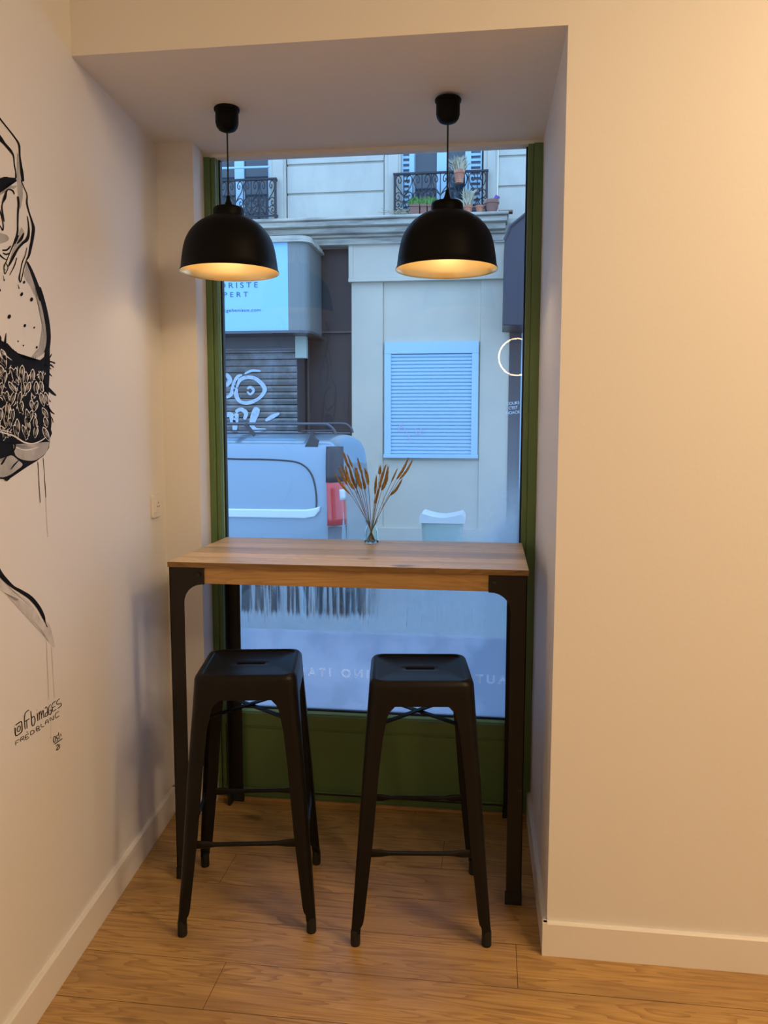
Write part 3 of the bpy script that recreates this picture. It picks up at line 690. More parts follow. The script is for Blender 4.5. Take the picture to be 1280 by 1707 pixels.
# bare feather shapes left light inside the black band
bm = nb(); bd = nb(); O2 = .0012; O3 = .0016; rnd = random.Random(11)
def feather(x, y_, l, wd, ang):
    P = []; c, s = math.cos(ang), math.sin(ang)
    for k in range(13):
        t = k / 12; ww = wd * math.sin(PI * t) ** .8 * (1 - .25 * t); P.append((t * l, ww))
    Q = [(a, -b) for a, b in P[1:-1]][::-1]; P = P + Q
    poly(bm, Z2, [(x + c * a - s * b, y_ + s * a + c * b) for a, b in P], O2, smooth=False)
    for j in (-.45, .1, .55):
        A = [(l * .12, j * wd * .3), (l * .5, j * wd * .9), (l * .92, j * wd * .2)]
        stroke(bd, Z2, [(x + c * a - s * b, y_ + s * a + c * b, rnd.uniform(3.5, 8)) for a, b in A], O3)
for r_, (yy_, xs) in enumerate(((545, (-180, -110)), (505, (-40, 15)), (560, (-20, 30)), (655, (-260, -190, -120, -60, 10, 75, 130, 185)), (690, (-40, 45, 100, 160, 225, 280, 330)), (790, (-290, -220, -150, -90, -30, 20, 75, 190, 245, 300, 345)), (870, (10, 60, 120, 180, 330, 370)), (950, (-300, -230, -160, -95, -30, 75, 140, 190, 250, 310)), (1010, (10, 60, 120, 215, 270, 355)), (1080, (-270, -200, -140, -80, -20, 30, 85, 150, 210, 290, 375)), (1150, (0, 60, 120, 180, 240, 310, 360)))):
    for x in xs:
        ang = PI / 2 + (x - 150) / 900 + rnd.uniform(-.5, .35)
        if x > 320: ang = PI / 2 - rnd.uniform(.1, .5)
        feather(x + rnd.uniform(-8, 8), yy_ + rnd.uniform(-16, 10), rnd.uniform(95, 140), rnd.uniform(20, 27), ang)
for P in ([(-40, 1195, 8), (40, 1215, 10), (120, 1240, 12), (200, 1290, 12), (275, 1302, 9), (340, 1280, 10), (385, 1248, 6)], [(10, 1190, 6), (60, 1200, 8), (100, 1215, 4)], [(130, 1330, 10), (180, 1352, 7), (240, 1355, 9), (330, 1330, 6)], [(15, 530, 6), (60, 575, 8), (100, 605, 4)]): stroke(bm, Z2, P, .0018)
for k in range(150):
    x = rnd.uniform(-300, 395); y_ = rnd.uniform(max(520, 470 + x * .75 if x < 240 else 650) + 30, 1215); a_ = rnd.uniform(.6, 2.4) ; l = rnd.uniform(20, 52); c_, s_ = math.cos(a_), math.sin(a_); bw = rnd.uniform(-.35, .35) * l
    x = min(x, 375)
    stroke(bm, Z2, [(x, y_, 3), (x + c_ * l / 2 - s_ * bw, y_ + s_ * l / 2 + c_ * bw, rnd.uniform(5, 9)), (x + c_ * l, y_ + s_ * l, 2)], .0014)
obj('bare_feather_shapes', bm, M['paint'], mur, world=True)
for P in ([(-40, 1270, 18), (60, 1290, 10), (115, 1290, 16), (125, 1340, 12), (90, 1400, 8)], [(60, 1400, 6), (30, 1450, 16), (10, 1480, 10)], [(160, 1440, 6), (120, 1480, 12), (90, 1520, 6)], [(-50, 1590, 10), (30, 1592, 12), (60, 1608, 14), (110, 1560, 10), (150, 1545, 8), (205, 1480, 10)]): stroke(bd, Z2, P, .0020)
obj('feather_lines', bd, M['ink'], mur, world=True)
# signature and date
bm = nb(); I = .0008
SG = [([(238, 722), (280, 690), (320, 665), (334, 690), (338, 800), (318, 836), (258, 880), (236, 862), (230, 760)], 13), ([(285, 735), (308, 740), (310, 780), (290, 815), (266, 815), (262, 775), (285, 735)], 11),
      ([(445, 490), (410, 510), (380, 560), (374, 650), (384, 782)], 11), ([(375, 668), (450, 622)], 10), ([(408, 648), (413, 772)], 10), ([(470, 505), (480, 600), (490, 722), (520, 716), (536, 645), (520, 585), (486, 610)], 11),
      ([(569, 540), (578, 658)], 10), ([(559, 488), (565, 494)], 9), ([(594, 520), (602, 640)], 10), ([(596, 570), (624, 505), (636, 625)], 9), ([(636, 570), (658, 492), (670, 608)], 9),
      ([(685, 470), (706, 440), (724, 480), (728, 572)], 9), ([(722, 520), (692, 545), (690, 592), (726, 568)], 9), ([(775, 405), (745, 450), (745, 548), (775, 552), (786, 490), (758, 503)], 9),
      ([(850, 350), (802, 392), (793, 452), (842, 432)], 9), ([(798, 452), (803, 510), (856, 478)], 9), ([(910, 315), (866, 362), (872, 402), (928, 386), (930, 425), (880, 466)], 9),
      ([(242, 1028), (245, 965), (295, 940)], 8), ([(246, 998), (282, 976)], 7), ([(316, 972), (320, 915), (360, 892), (356, 922), (322, 940)], 8), ([(335, 932), (376, 946)], 7),
      ([(440, 850), (390, 880), (396, 940), (444, 905)], 8), ([(392, 912), (432, 890)], 7), ([(403, 822), (430, 830)], 8), ([(468, 872), (470, 815), (512, 800), (522, 832), (470, 872)], 8),
      ([(556, 810), (555, 752), (594, 736), (594, 762), (560, 782), (606, 778), (600, 798), (556, 812)], 8), ([(625, 700), (631, 750), (675, 735)], 8), ([(690, 706), (702, 652), (730, 642), (740, 692)], 8), ([(696, 682), (736, 664)], 6),
      ([(770, 656), (765, 606), (815, 640), (815, 575)], 8), ([(900, 510), (850, 546), (850, 610), (904, 576)], 8),
      ([(824, 892), (815, 966), (834, 980), (850, 905), (824, 892)], 9), ([(886, 868), (862, 888), (866, 925), (886, 918), (880, 950), (860, 965)], 8), ([(890, 830), (906, 932)], 8), ([(926, 850), (930, 890)], 8),
      ([(830, 1012), (950, 925)], 10), ([(856, 1042), (884, 1012), (890, 1045), (860, 1104), (902, 1078)], 9), ([(908, 1010), (910, 1076)], 8)]
for P, w_ in SG: stroke(bm, Z4, [(a, b, w_ * 1.15) for a, b in P], I, taper=False)
so = obj('signature', bm, M['ink'], mur, world=True); so['label'] = 'handwritten artist signature and date'

# ================================================================== JAR AND DRIED GRASSES
jc = Vector((.574, .499, TH))
bm = nb()
outer = [(.0001, .0), (.0235, 0), (.0262, .003), (.0262, .010), (.0250, .030), (.0240, .044), (.0205, .055), (.0180, .062), (.0182, .070), (.0225, .080), (.0230, .0815)]
inner = [(.0215, .0815), (.0165, .070), (.0163, .062), (.0188, .055), (.0222, .044), (.0232, .030), (.0240, .010), (.0200, .007), (.0001, .006)]
lathe(bm, outer + inner, (0, 0, 0), 40); o = obj('glass_jar', bm, M['jar'], smooth=True, loc=jc)
tag(o, 'small clear glass jar with narrow neck holding dried grasses at the back of the table', 'jar')
def Z5(p): return (550 + p[0] / 8.533, 740 + p[1] / 8.533)
G = [((285, 712), (170, 590), (66, 425), 30), ((250, 590), (190, 480), (128, 345), 30), ((235, 560), (215, 430), (160, 300), 26), ((345, 645), (270, 530), (222, 330), 44), ((380, 640), (320, 500), (268, 300), 40),
     ((262, 330), (225, 230), (192, 118), 34), ((322, 335), (290, 260), (252, 165), 26), ((450, 640), (400, 490), (362, 345), 52), ((462, 440), (425, 330), (395, 212), 32), ((545, 580), (525, 460), (503, 370), 44),
     ((492, 650), (490, 590), (450, 430), 38), ((640, 720), (648, 590), (660, 465), 34), ((706, 438), (708, 390), (715, 340), 42), ((702, 640), (735, 480), (792, 305), 36), ((735, 660), (790, 530), (825, 335), 50),
     ((640, 850), (665, 760), (705, 600), 36), ((870, 545), (910, 460), (956, 355), 22), ((950, 500), (1030, 380), (1112, 215), 34), ((990, 500), (1085, 390), (1168, 240), 30), ((855, 732), (940, 650), (1020, 515), 36)]
GL = ['lowest on the far left, drooping outward', 'second from the far left', 'slim one third from the far left', 'thick one in the left cluster, fourth from the left', 'broad one in the middle of the left cluster',
      'tallest at upper left, tip by the van top', 'slim tall one right of the tallest left head', 'thickest one at the right side of the left cluster', 'tall one just right of the van outline', 'plump upright one, last of the left half',
      'short faded one under the tall upright left heads', 'slim straight upright one at the centre gap', 'tiny oval one standing alone above the centre', 'long one leaning right, left of the thickest right head', 'thickest long one on the right of centre',
      'low one near the stems at the centre right', 'thin short one between centre and right group', 'longest one of the right group, upper', 'outermost tip of the right group', 'lowest one bending out on the right']
rnd = random.Random(21)
for i, (b_, m_, t_, wd) in enumerate(G):
    Yb = jc.y + rnd.uniform(-.045, .045) * .8
    B_, M_, T_ = at(*Z5(b_), Yb), at(*Z5(m_), Yb), at(*Z5(t_), Yb)
    nx = (b_[0] - 590) / 300
    neck = jc + Vector((max(-.0105, min(.0105, nx * .012)) + rnd.uniform(-.002, .002), max(-.010, min(.010, (Yb - jc.y) * .2)), .066))
    base = jc + Vector((-nx * .011 + rnd.uniform(-.004, .004), rnd.uniform(-.011, .011), .0085))
    r_ = base - jc; rr = math.hypot(r_.x, r_.y)
    if rr > .017: base.x = jc.x + r_.x * .017 / rr; base.y = jc.y + r_.y * .017 / rr
    st = thing('dried_grass_stem', base, label='dried bristle grass in the jar: ' + GL[i], cat='dried grass', group='dried grasses in the glass jar')
    P = [tuple(base), tuple(neck), tuple(neck.lerp(B_, .5) + Vector((0, 0, .006))), tuple(B_)]
    Q = cr(P, 6); hd = cr([tuple(B_), tuple(M_), tuple(T_)], 8)
    bm = nb(); tube(bm, Q + hd[1:-2], .0009, 6); obj('stem', bm, M['stem'], st, world=True, smooth=True)
    bm = nb(); R0 = wd / 8.533 / F_PX * 2.9 / 2 * 1.05
    n = len(hd); rs = [R0 * (.35 + .65 * min(1, 4.5 * k / n)) * (1 - .75 * max(0, (k / (n - 1) - .55) / .45) ** 1.5) for k in range(n)]
    tube(bm, hd, rs, 10)
    for v in bm.verts: v.co += noise.noise_vector(v.co * 400) * R0 * .35
    # bristles
    for k in range(150):
        t = rnd.random() * (n - 1.01); a = int(t); p = Vector(hd[a]).lerp(Vector(hd[a + 1]), t - a); ax = (Vector(hd[a + 1]) - Vector(hd[a])).normalized()
        d = Vector((rnd.gauss(0, 1), rnd.gauss(0, 1), rnd.gauss(0, 1))); d = (d - ax * d.dot(ax)).normalized(); rr = rs[a] * .8
        tip = p + d * (rr + R0 * .75) + ax * R0 * rnd.uniform(1.5, 3.2); s = ax.cross(d) * .00035
        vs = [bm.verts.new(p + d * rr * .7 + s), bm.verts.new(p + d * rr * .7 - s), bm.verts.new(tip)]; bm.faces.new(vs)
    obj('seed_head', bm, M['grasshead'], st, world=True)

# ================================================================== RING LAMP (seen as a reflection in the pane)
GY = .638
zr, yr = 2.165, -4.6
D = (GY - CAM.y) + (GY - yr)
pr_ = CAM + ray(862, 595) * (D / ray(862, 595).y)
rl = thing('ring_lamp', (pr_.x, yr, pr_.z), label='glowing white ring lamp at the back of the room, seen reflected in the window pane', cat='lamp')
bm = nb(); RR = 29.5 / F_PX * D; N_ = 64; r2 = .008; rings = []
for k in range(N_):
    a = 2 * PI * k / N_; rings.append([bm.verts.new(((RR + r2 * math.cos(b)) * math.cos(a), r2 * math.sin(b), (RR + r2 * math.cos(b)) * math.sin(a))) for b in [2 * PI * j / 10 for j in range(10)]])
for k in range(N_):
    A, B = rings[k], rings[(k + 1) % N_]
    for j in range(10): bm.faces.new((A[j], A[(j + 1) % 10], B[(j + 1) % 10], B[j]))
obj('lit_ring', bm, M['ring'], rl, smooth=True)
bm = nb(); tube(bm, [(0, 0, RR), (0, 0, ZH - pr_.z)], .002, 6); obj('hanging_wire', bm, M['cord'], rl)

# ================================================================== OUTSIDE: STREET
SZ = -.35
bm = nb(); box(bm, (-14, .665, SZ - .2), (14, 8.6, SZ)); tag(obj('street', bm, M['asphalt']), kind='structure')
bm = nb(); box(bm, (-14, .665, SZ), (14, 2.4, SZ + .14)); tag(obj('pavement_near', bm, M['pave']), kind='structure')
bm = nb(); box(bm, (-14, 6.25, SZ), (14, 8.5, SZ + .14)); tag(obj('pavement_far', bm, M['pave']), kind='structure')

# ---------------- building across the street
FY = 8.1
bd_ = thing('apartment_building', (0, FY, SZ + .14), label='old cream stone building across the street with a sooty cornice above boarded shopfronts', cat='building')
def part(name, boxes, m, parent=bd_, bevel=0, smooth=False):
    bm = nb()
    for a, b in boxes: box(bm, a, b)
    return obj(name, bm, m, parent, bevel=bevel, world=True)
CT = at(700, 357, 7.75).z          # top edge of the cornice
zj = [CT, 4.435, 4.795, 5.155, 5.515, 5.875, 6.2]
def blocks(x0, x1):
    return [((x0, FY, a + .014), (x1, FY + .5, b - .014)) for a, b in zip(zj, zj[1:])] + [((x0, FY + .03, CT), (x1, FY + .5, 6.2))]
for xa_, xb_ in ((-1.645, -.395), (1.035, 4.6), (-6, -3.25)): part('stone_wall', blocks(xa_, xb_), M['stone'], bevel=.006)
def surround(xa, xb):
    part('window_surround', [((xa, FY - .03, CT), (xb, FY + .5, 6.2)), ((xa + .05, FY - .05, CT), (xb - .03, FY, 6.2))], M['stone'], bevel=.006)
surround(-1.87, -1.655); surround(-.385, -.18); surround(.85, 1.028); surround(-3.24, -3.0)
zw = CT
for xa_, xb_ in ((-3.0, -1.87), (-.18, .85)): part('window_backing', [((xa_, FY + .45, zw), (xb_, FY + .5, 6.2))], M['curtain'])
# left upper window
YW = 8.32
def fx(u, Y=YW, v=300): return at(u, v, Y).x
def upper_window(name, xl, xr, ml, mr_, boxes_extra=()):
    f = part('window_frame', [((xl - .05, YW - .02, zw), (xl, YW + .04, 6.2)), ((xr, YW - .02, zw), (xr + .05, YW + .04, 6.2)), ((ml, YW - .03, zw), (mr_, YW + .04, 6.2)), ((xl, YW - .02, zw), (xr, YW + .04, zw + .10))] + list(boxes_extra), M['bluewhite'], bevel=.006)
    for a, b in ((xl, ml), (mr_, xr)):
        part('window_pane', [((a, YW + .01, zw + .1), (b, YW + .02, 6.2))], M['winglass'], f)
upper_window('l', -2.95, fx(449), fx(392), fx(408))
part('window_frame', [((fx(449) + .0, YW - .06, zw), (fx(457), YW, 6.2))], M['bluewhite'], bevel=.005)
upper_window('r', fx(692), fx(775), fx(728), fx(745))
for a, b in ((fx(671), fx(691)), (fx(776), fx(803))):
    bx = [((a, YW - .10, zw), (a + .018, YW - .06, 6.2)), ((b - .06, YW - .10, zw), (b, YW - .06, 6.2))] if a < .3 else [((a, YW - .10, zw), (a + .07, YW - .06, 6.2)), ((b - .018, YW - .10, zw), (b, YW - .06, 6.2))]
    z = zw + .03
    while z < 6.1:
        bx.append(((a + .01, YW - .095, z), (b - .01, YW - .07, z + .030))); z += .065
    sh0 = part('louvred_shutter', bx, M['bluewhite'])
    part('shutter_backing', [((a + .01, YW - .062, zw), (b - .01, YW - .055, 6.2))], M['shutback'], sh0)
rb = nb(); tube(rb, [(-2.95, 8.12, at(400, 279, 8.12).z), (fx(451, 8.12), 8.12, at(450, 278, 8.12).z)], .014, 8); obj('guard_bar', rb, M['bluewhite'], bd_, world=True, smooth=True)
# cornice
cz = CT
part('cornice', [((-6, 7.72, cz - .035), (at(848, 360, 7.75).x, FY + .5, cz)), ((-6, 7.77, cz - .10), (at(846, 360, 7.78).x, FY + .5, cz - .035)), ((-6, 7.86, cz - .17), (at(843, 360, 7.86).x, FY + .5, cz - .10)),
                 ((-6, 7.94, cz - .20), (at(842, 360, 7.94).x, FY + .5, cz - .17)), ((-6, 8.0, cz - .28), (1.12, FY + .5, cz - .20)), ((1.0, 8.02, cz - .3), (4.6, FY + .5, cz))], M['cornice'], bevel=.012)
# ground floor, right part: cream render with frieze, pilasters and recessed bay
def F_(u, v, Y=FY): p = at(u, v, Y); return p.x, p.z
xl = F_(586, 600)[0]; xr = F_(849, 600)[0]; xa = F_(638, 600)[0]; xb = F_(800, 600)[0]
z_fr_t = F_(700, 404)[1]; z_fr_b = F_(700, 463)[1]
part('rendered_wall', [((xl, FY, SZ), (xa, FY + .5, cz - .2)), ((xb, FY, SZ), (xr, FY + .5, cz - .2)), ((xa, FY + .035, SZ), (xb, FY + .5, 4.0)), ((xa, FY + .02, SZ), (xb, FY + .4, F_(700, 765)[1] - .02)),
                       ((xl - .02, FY - .035, z_fr_b), (xr + .0, FY + .3, z_fr_t)), ((xl - .03, FY - .07, z_fr_b - .045), (xr + .0, FY + .3, z_fr_b)), ((xl - .03, FY - .06, z_fr_t - .03), (xr, FY + .3, z_fr_t)), ((xl - .03, FY - .045, z_fr_b), (xl + .03, FY, z_fr_t)),
                       ((xl, FY - .03, SZ), (xr, FY + .1, F_(700, 880)[1])), ((xr + .245, FY - .05, SZ), (4.6, FY + .5, cz - .2))], M['render'], bevel=.006)
# roller shutter window
wz0 = F_(700, 757)[1]; wz1 = F_(700, 570)[1]; wx0, wx1 = F_(641, 660)[0], F_(797, 660)[0]
fr_ = part('shutter_frame', [((wx0, FY - .03, wz1 - .15), (wx1, FY + .05, wz1)), ((wx0, FY - .03, wz0), (wx0 + .085, FY + .05, wz1 - .15)), ((wx1 - .085, FY - .03, wz0), (wx1, FY + .05, wz1 - .15)), ((wx0 - .01, FY - .06, wz0 - .05), (wx1 + .01, FY + .05, wz0))], M['bluewhite'], bevel=.006)
bm = nb(); n = 28; z0, z1 = wz0, wz1 - .15
for k in range(n):
    a = z0 + (z1 - z0) * k / n; h = (z1 - z0) / n; prism = [(FY + .012, a), (FY - .006, a + h * .25), (FY - .006, a + h * .8), (FY + .012, a + h * .97), (FY + .03, a + h * .97), (FY + .03, a)]
    A = [bm.verts.new((wx0 + .08, y_, z_)) for y_, z_ in prism]; B = [bm.verts.new((wx1 - .08, y_, z_)) for y_, z_ in prism]; bm.faces.new(A); bm.faces.new(B[::-1])
    for i in range(6): j = (i + 1) % 6; bm.faces.new((A[i], B[i], B[j], A[j]))
rs_ = obj('window_roller_shutter', bm, M['bluewhite'], bd_, world=True)
def onf(Y):
    def f(u, v, off): return at(u, v, Y - off)
    return f
bm = nb()
for P in ([(664, 720), (667, 708), (672, 712), (680, 725), (686, 738)], [(668, 706), (672, 705)], [(682, 712), (684, 722)], [(692, 712), (694, 722), (700, 722), (702, 712)], [(708, 712), (706, 722)]): stroke(bm, None, [(a, b, 1.3) for a, b in P], .02, place=onf(FY))
obj('faded_graffiti', bm, M['red_paint'], rs_, world=True)
# dark doorway between sign and cream wall
dx0, dx1 = at(505, 600, 8.2).x - .3, xl
part('dark_doorway', [((dx0 - 1.6, 8.25, SZ), (dx1 + .1, 8.5, cz - .2))], M['darkdoor'])
part('door_transom', [((dx0, 8.2, at(550, 555, 8.2).z), (dx1, 8.26, at(550, 555, 8.2).z + .02)), ((at(512, 600, 8.2).x, 8.2, SZ), (at(515, 600, 8.2).x, 8.26, 3.9))], mat('dark_door_trim', (.08, .07, .065), .4))
bm = nb()
for P in ([(543, 535, 4), (548, 560, 6), (543, 590, 2.5), (547, 615, 2), (544, 640, 1.6)], [(535, 640, 1.2), (533, 625, 2), (540, 600, 1.5), (545, 570, 3)], [(545, 575, 2), (551, 600, 1.5), (553, 630, 1.2), (559, 645, 2), (560, 665, 1.5), (556, 700, 2)], [(552, 645, 3), (545, 650, 2), (540, 665, 2), (538, 690, 3), (536, 710, 2)], [(557, 650, 1.5), (558, 670, 2), (548, 683, 4), (543, 680, 2), (541, 668, 1.5)], [(545, 690, 10), (549, 705, 14), (548, 722, 10)], [(582, 595, 1), (582, 640, 1.4), (580, 700, 1.6)], [(573, 668, 2.4), (572, 688, 2.4)], [(505, 605, 2), (508, 650, 1.6), (506, 690, 2.4)]): stroke(bm, None, P, .005, place=onf(8.25))
obj('door_graffiti', bm, M['scribble'], bd_, world=True)['label'] = 'black spray scribbles on the dark door'
# dark pier right of the cream wall
part('dark_pier', [((xr, FY - .02, SZ), (xr + .145, FY + .4, cz - .3))], mat('slate_paint', (.06, .058, .066), .55)); part('pale_pier_edge', [((xr + .145, FY - .03, SZ), (xr + .245, FY + .4, cz - .3))], M['bluewhite'])
stk = thing('wall_sticker', (F_(860, 680)[0], FY - .021, F_(860, 680)[1]), label='small white hand lettered slogan sprayed on the dark pier below the ring reflection', cat='graffiti')
for s, v, dx in (('COURS', 674.5, 0), ("C'EST", 682, .004), ('NOACK', 690, 0)):
    c = at(856.3, v, FY - .022); tm = text_mesh('lettering', s, .052, (c.x + dx - .01, FY - .022, c.z), mat('white_tag_paint', (.72, .78, .9), .6), stk, align='CENTER', depth=.001, spacing=.92)
    tm.rotation_euler = (0, -.10, 0)
# ---------------- upper balcony railings
def spiral(c, r0, a0, turns, sgn=1, n=16):
    return [(c[0] + r0 * (1 - .85 * k / n) * math.cos(a0 + sgn * turns * 2 * PI * k / n), c[1] + r0 * (1 - .85 * k / n) * math.sin(a0 + sgn * turns * 2 * PI * k / n)) for k in range(n + 1)]
def railing(x0, x1, z0, z1, Y, units, label, side=None):
    t = thing('balcony_railing', ((x0 + x1) / 2, Y, z0), label=label, cat='railing', group='wrought iron balcony railings')
    bm = nb(); box(bm, (x0 - .02, Y - .02, z1 - .022), (x1 + .02, Y + .02, z1)); obj('top_rail', bm, M['iron'], t, world=True)
    bm = nb(); box(bm, (x0 - .01, Y - .012, z0), (x1 + .03, Y + .012, z0 + .018)); obj('bottom_rail', bm, M['iron'], t, world=True)
    for xx in (x0, x1):
        bm = nb(); box(bm, (xx - .014, Y - .014, z0 - .03), (xx + .014, Y + .014, z1)); obj('corner_post', bm, M['iron'], t, world=True)
    bm = nb(); W_ = (x1 - x0) / units; H_ = z1 - z0 - .03
    def T(p, cx_, fl_): return (cx_ + fl_ * p[0] * W_ / 2, Y, z0 + .015 + p[1] * H_)
    for k in range(units):
        cx_ = x0 + W_ * (k + .5)
        tube(bm, [T((0, 0), cx_, 1), T((0, .97), cx_, 1)], .0065, 5)
        if k: tube(bm, [T((-1, 0), cx_, 1), T((-1, .97), cx_, 1)], .0065, 5)
        for s in (-1, 1):
            P = [(0, .36), (.3, .5), (.75, .66), (.9, .84), (.7, .96), (.42, .93), (.3, .82), (.45, .75), (.6, .80), (.55, .86)]
            tube(bm, [T(p, cx_, s) for p in cr(P, 4)], .0065, 5)
            P = [(.06, .40), (.25, .44), (.55, .50), (.85, .46), (.92, .36), (.7, .28), (.5, .34), (.58, .41), (.72, .38)]
            tube(bm, [T(p, cx_, s) for p in cr(P, 4)], .006, 5)
            P = [(.0, .28), (.25, .22), (.5, .27), (.85, .24), (.92, .14), (.72, .08), (.5, .12), (.6, .19), (.72, .16)]
            tube(bm, [T(p, cx_, s) for p in cr(P, 4)], .006, 5)
            tube(bm, [T(p, cx_, s) for p in cr([(0, .28), (.3, .08), (.9, .02)], 4)], .006, 5)
    obj('scrollwork', bm, M['iron'], t, world=True)
    if side:
        for xx in (x0, x1):
            
            for za in (z1 - .02, z0): bm = nb(); box(bm, (xx - .012, Y, za), (xx + .012, side, za + .02)); obj('side_rail', bm, M['iron'], t, world=True)
    return t
YR = 7.98
railing(at(658, 320, YR).x, at(811, 320, YR).x, at(735, 350, YR).z, at(735, 286, YR).z, YR, 5, 'black wrought iron scroll balcony railing behind the flower pots, upper right', 8.07)
railing(-2.82, at(459, 330, YR).x, at(420, 362, YR).z, at(420, 298, YR).z, YR, 5, 'black wrought iron scroll balcony railing with no pots, upper left', 8.07)

# ---------------- pots on the ledge
def pot(u0, u1, vt, vb, Y, m, label, plant=None, name='flower_pot', cup=False, group='flower pots on the ledge', n=40, ph=.12, pm='leaf', box_=False):
    a = at(u0, vb, Y); b = at(u1, vb, Y); R = (b.x - a.x) / 2; zt_ = at((u0 + u1) / 2, vt, Y).z; zb_ = CT if vb > 340 else at(u0, vb, Y).z
    h = zt_ - zb_; c = ((a.x + b.x) / 2, Y, zb_)
    t = thing(name, c, label=label, cat='flower pot' if name == 'flower_pot' else 'planter', group=group)
    bm = nb()
    if box_:
        box(bm, (-R * .95, -.07, 0), (R * .95, .07, h * .9)); box(bm, (-R, -.08, h * .78), (R, .08, h)); obj('pot', bm, m, t, bevel=.004)
    else:
        lathe(bm, [(.0001, 0), (R * .68, 0), (R * .90, h * .72), (R, h * .74), (R, h), (R * .88, h), (R * .86, h * .85), (.0001, h * .84)], (0, 0, 0), 24); obj('pot', bm, m, t, smooth=True)
    if plant:
        bm = nb(); rr = random.Random(int(u0))
        for k in range(n):
            x = rr.uniform(-R * .9, R * .9); y_ = rr.uniform(-.05, .05); l = ph * rr.uniform(.5, 1.1); dx = rr.gauss(0, ph * .35); w_ = rr.uniform(.006, .014)
            p = Vector((x, y_, h * .8)); q = p + Vector((dx * .4, rr.gauss(0, .01), l * .7)); r = p + Vector((dx, rr.gauss(0, .02), l))
            v = [bm.verts.new(p - Vector((w_ / 2, 0, 0))), bm.verts.new(p + Vector((w_ / 2, 0, 0))), bm.verts.new(q + Vector((w_, 0, 0))), bm.verts.new(r), bm.verts.new(q - Vector((w_, 0, 0)))]; bm.faces.new(v)
        obj('plant', bm, M[pm], t)
    return t
YP = 7.84
pot(684, 700, 343, 357, YP, M['terracottadark'], 'brown planter of green grassy plants, leftmost on the ledge', True, 'planter', n=110, ph=.12, box_=True)
pot(701, 712, 343, 357, YP, M['terracottadark'], 'narrow brown planter of green grass, second on the ledge', True, 'planter', n=80, ph=.12, box_=True)
pot(713, 728, 343, 357, YP, M['terracottadark'], 'brown planter of bright green grass partly behind the right lamp cap', True, 'planter', n=110, ph=.12, box_=True)
pot(772, 788, 343, 355, YP, M['terracotta'], 'terracotta pot with a dry twiggy plant beside the right lamp cap', True, n=50, ph=.22, pm='dryleaf')
pot(792, 807, 343, 354, YP, M['terracotta'], 'small empty orange terracotta pot between two larger ones', False)
tp = pot(808, 832, 334, 354, YP, M['terracottadark'], 'largest terracotta pot, at the right end of the balcony ledge', True, n=14, ph=.05, pm='dryleaf')
cp = at(827, 331, YP); bm = nb(); lathe(bm, [(.0001, -.035), (.026, -.035), (.032, .035), (.029, .035), (.024, -.03), (.0001, -.03)], (0, 0, 0), 20); bm.transform(Matrix.Rotation(.55, 4, 'Y'))
o = obj('plastic_cup', bm, M['purple'], smooth=True, loc=(cp.x, YP, at(827, 333, YP).z + .01)); tag(o, 'tilted purple and white cup lying on the largest terracotta pot', 'cup')
hp = pot(756, 775, 284, 306, 7.93, M['terracotta'], 'terracotta pot with pale trailing plant hung on the balcony railing', True, n=90, ph=.20, pm='dryleaf', group='flower pots on the ledge')
bm = nb(); tr_ = at(842, 350, YP); box(bm, (-.09, -.06, 0), (.09, .06, .025)); o = obj('plant_tray', bm, M['terracottadark'], loc=(tr_.x, YP, CT), bevel=.004); tag(o, 'flat brown plant tray at the far right end of the ledge', 'tray')
t = thing('dried_branches', (at(667, 355, YP).x, YP, CT), label='tangle of bare dry branches lying at the left end of the ledge', cat='plant'); bm = nb(); rr = random.Random(4)
for k in range(26):
    a = Vector((rr.uniform(-.12, .12), rr.uniform(-.04, .04), 0)); tube(bm, [a, a + Vector((rr.gauss(0, .05), rr.gauss(0, .02), rr.uniform(.02, .07))), a + Vector((rr.gauss(0, .09), 0, rr.uniform(.03, .12)))], .004, 4)
obj('twigs', bm, M['dryleaf'], t)

# ---------------- shop sign, left
sy = 7.4; sx1 = at(480, 480, sy).x; sx2 = at(513, 480, sy).x; sz0 = at(450, 552, sy).z; sz1 = at(450, 405, sy).z
sg = thing('shop_sign', (-2.3, sy, sz0), label='large pale blue shop sign box with dark lettering above the graffitied shutter', cat='sign')
bm = nb(); box(bm, (-4.0, sy, sz0), (sx1, sy + .03, sz1)); obj('sign_panel', bm, M['signface'], sg, world=True)
bm = nb(); pts = [(sx1, sy), (sx1 + .10, sy)]
for k in range(1, 9): a = -PI / 2 + PI / 2 * k / 8; pts.append((sx2 - .14 + .14 * math.cos(a), sy + .14 + .14 * math.sin(a)))
pts += [(sx2, 8.2), (-4.0, 8.2), (-4.0, sy + .031), (sx1, sy + .031)]
prism_z(bm, pts, sz0, sz1); obj('sign_casing', bm, M['signside'], sg, world=True)
bm = nb(); pts2 = [(x + (.04 if x > -3 else 0), y_ - (.05 if y_ < 8 else 0)) for x, y_ in [(-4.0, sy), (sx1 + .10, sy)] + pts[2:-4] + [(sx2, 8.2), (-4.0, 8.2)]]
prism_z(bm, pts2, sz1, sz1 + .035)
pts3 = [(x - (.02 if x > -3 else 0), y_ + (.02 if y_ < 8 else 0)) for x, y_ in pts2]; prism_z(bm, pts3, sz1 + .035, sz1 + .075); obj('top_moulding', bm, M['cornice'], sg, world=True)
bm = nb(); prism_z(bm, [(x, y_ - .012 if y_ < 8 else y_) for x, y_ in pts2[0:2]] + pts2[2:], sz0 - .03, sz0); obj('bottom_edge', bm, M['rack'], sg, world=True)
ys = sy - .003
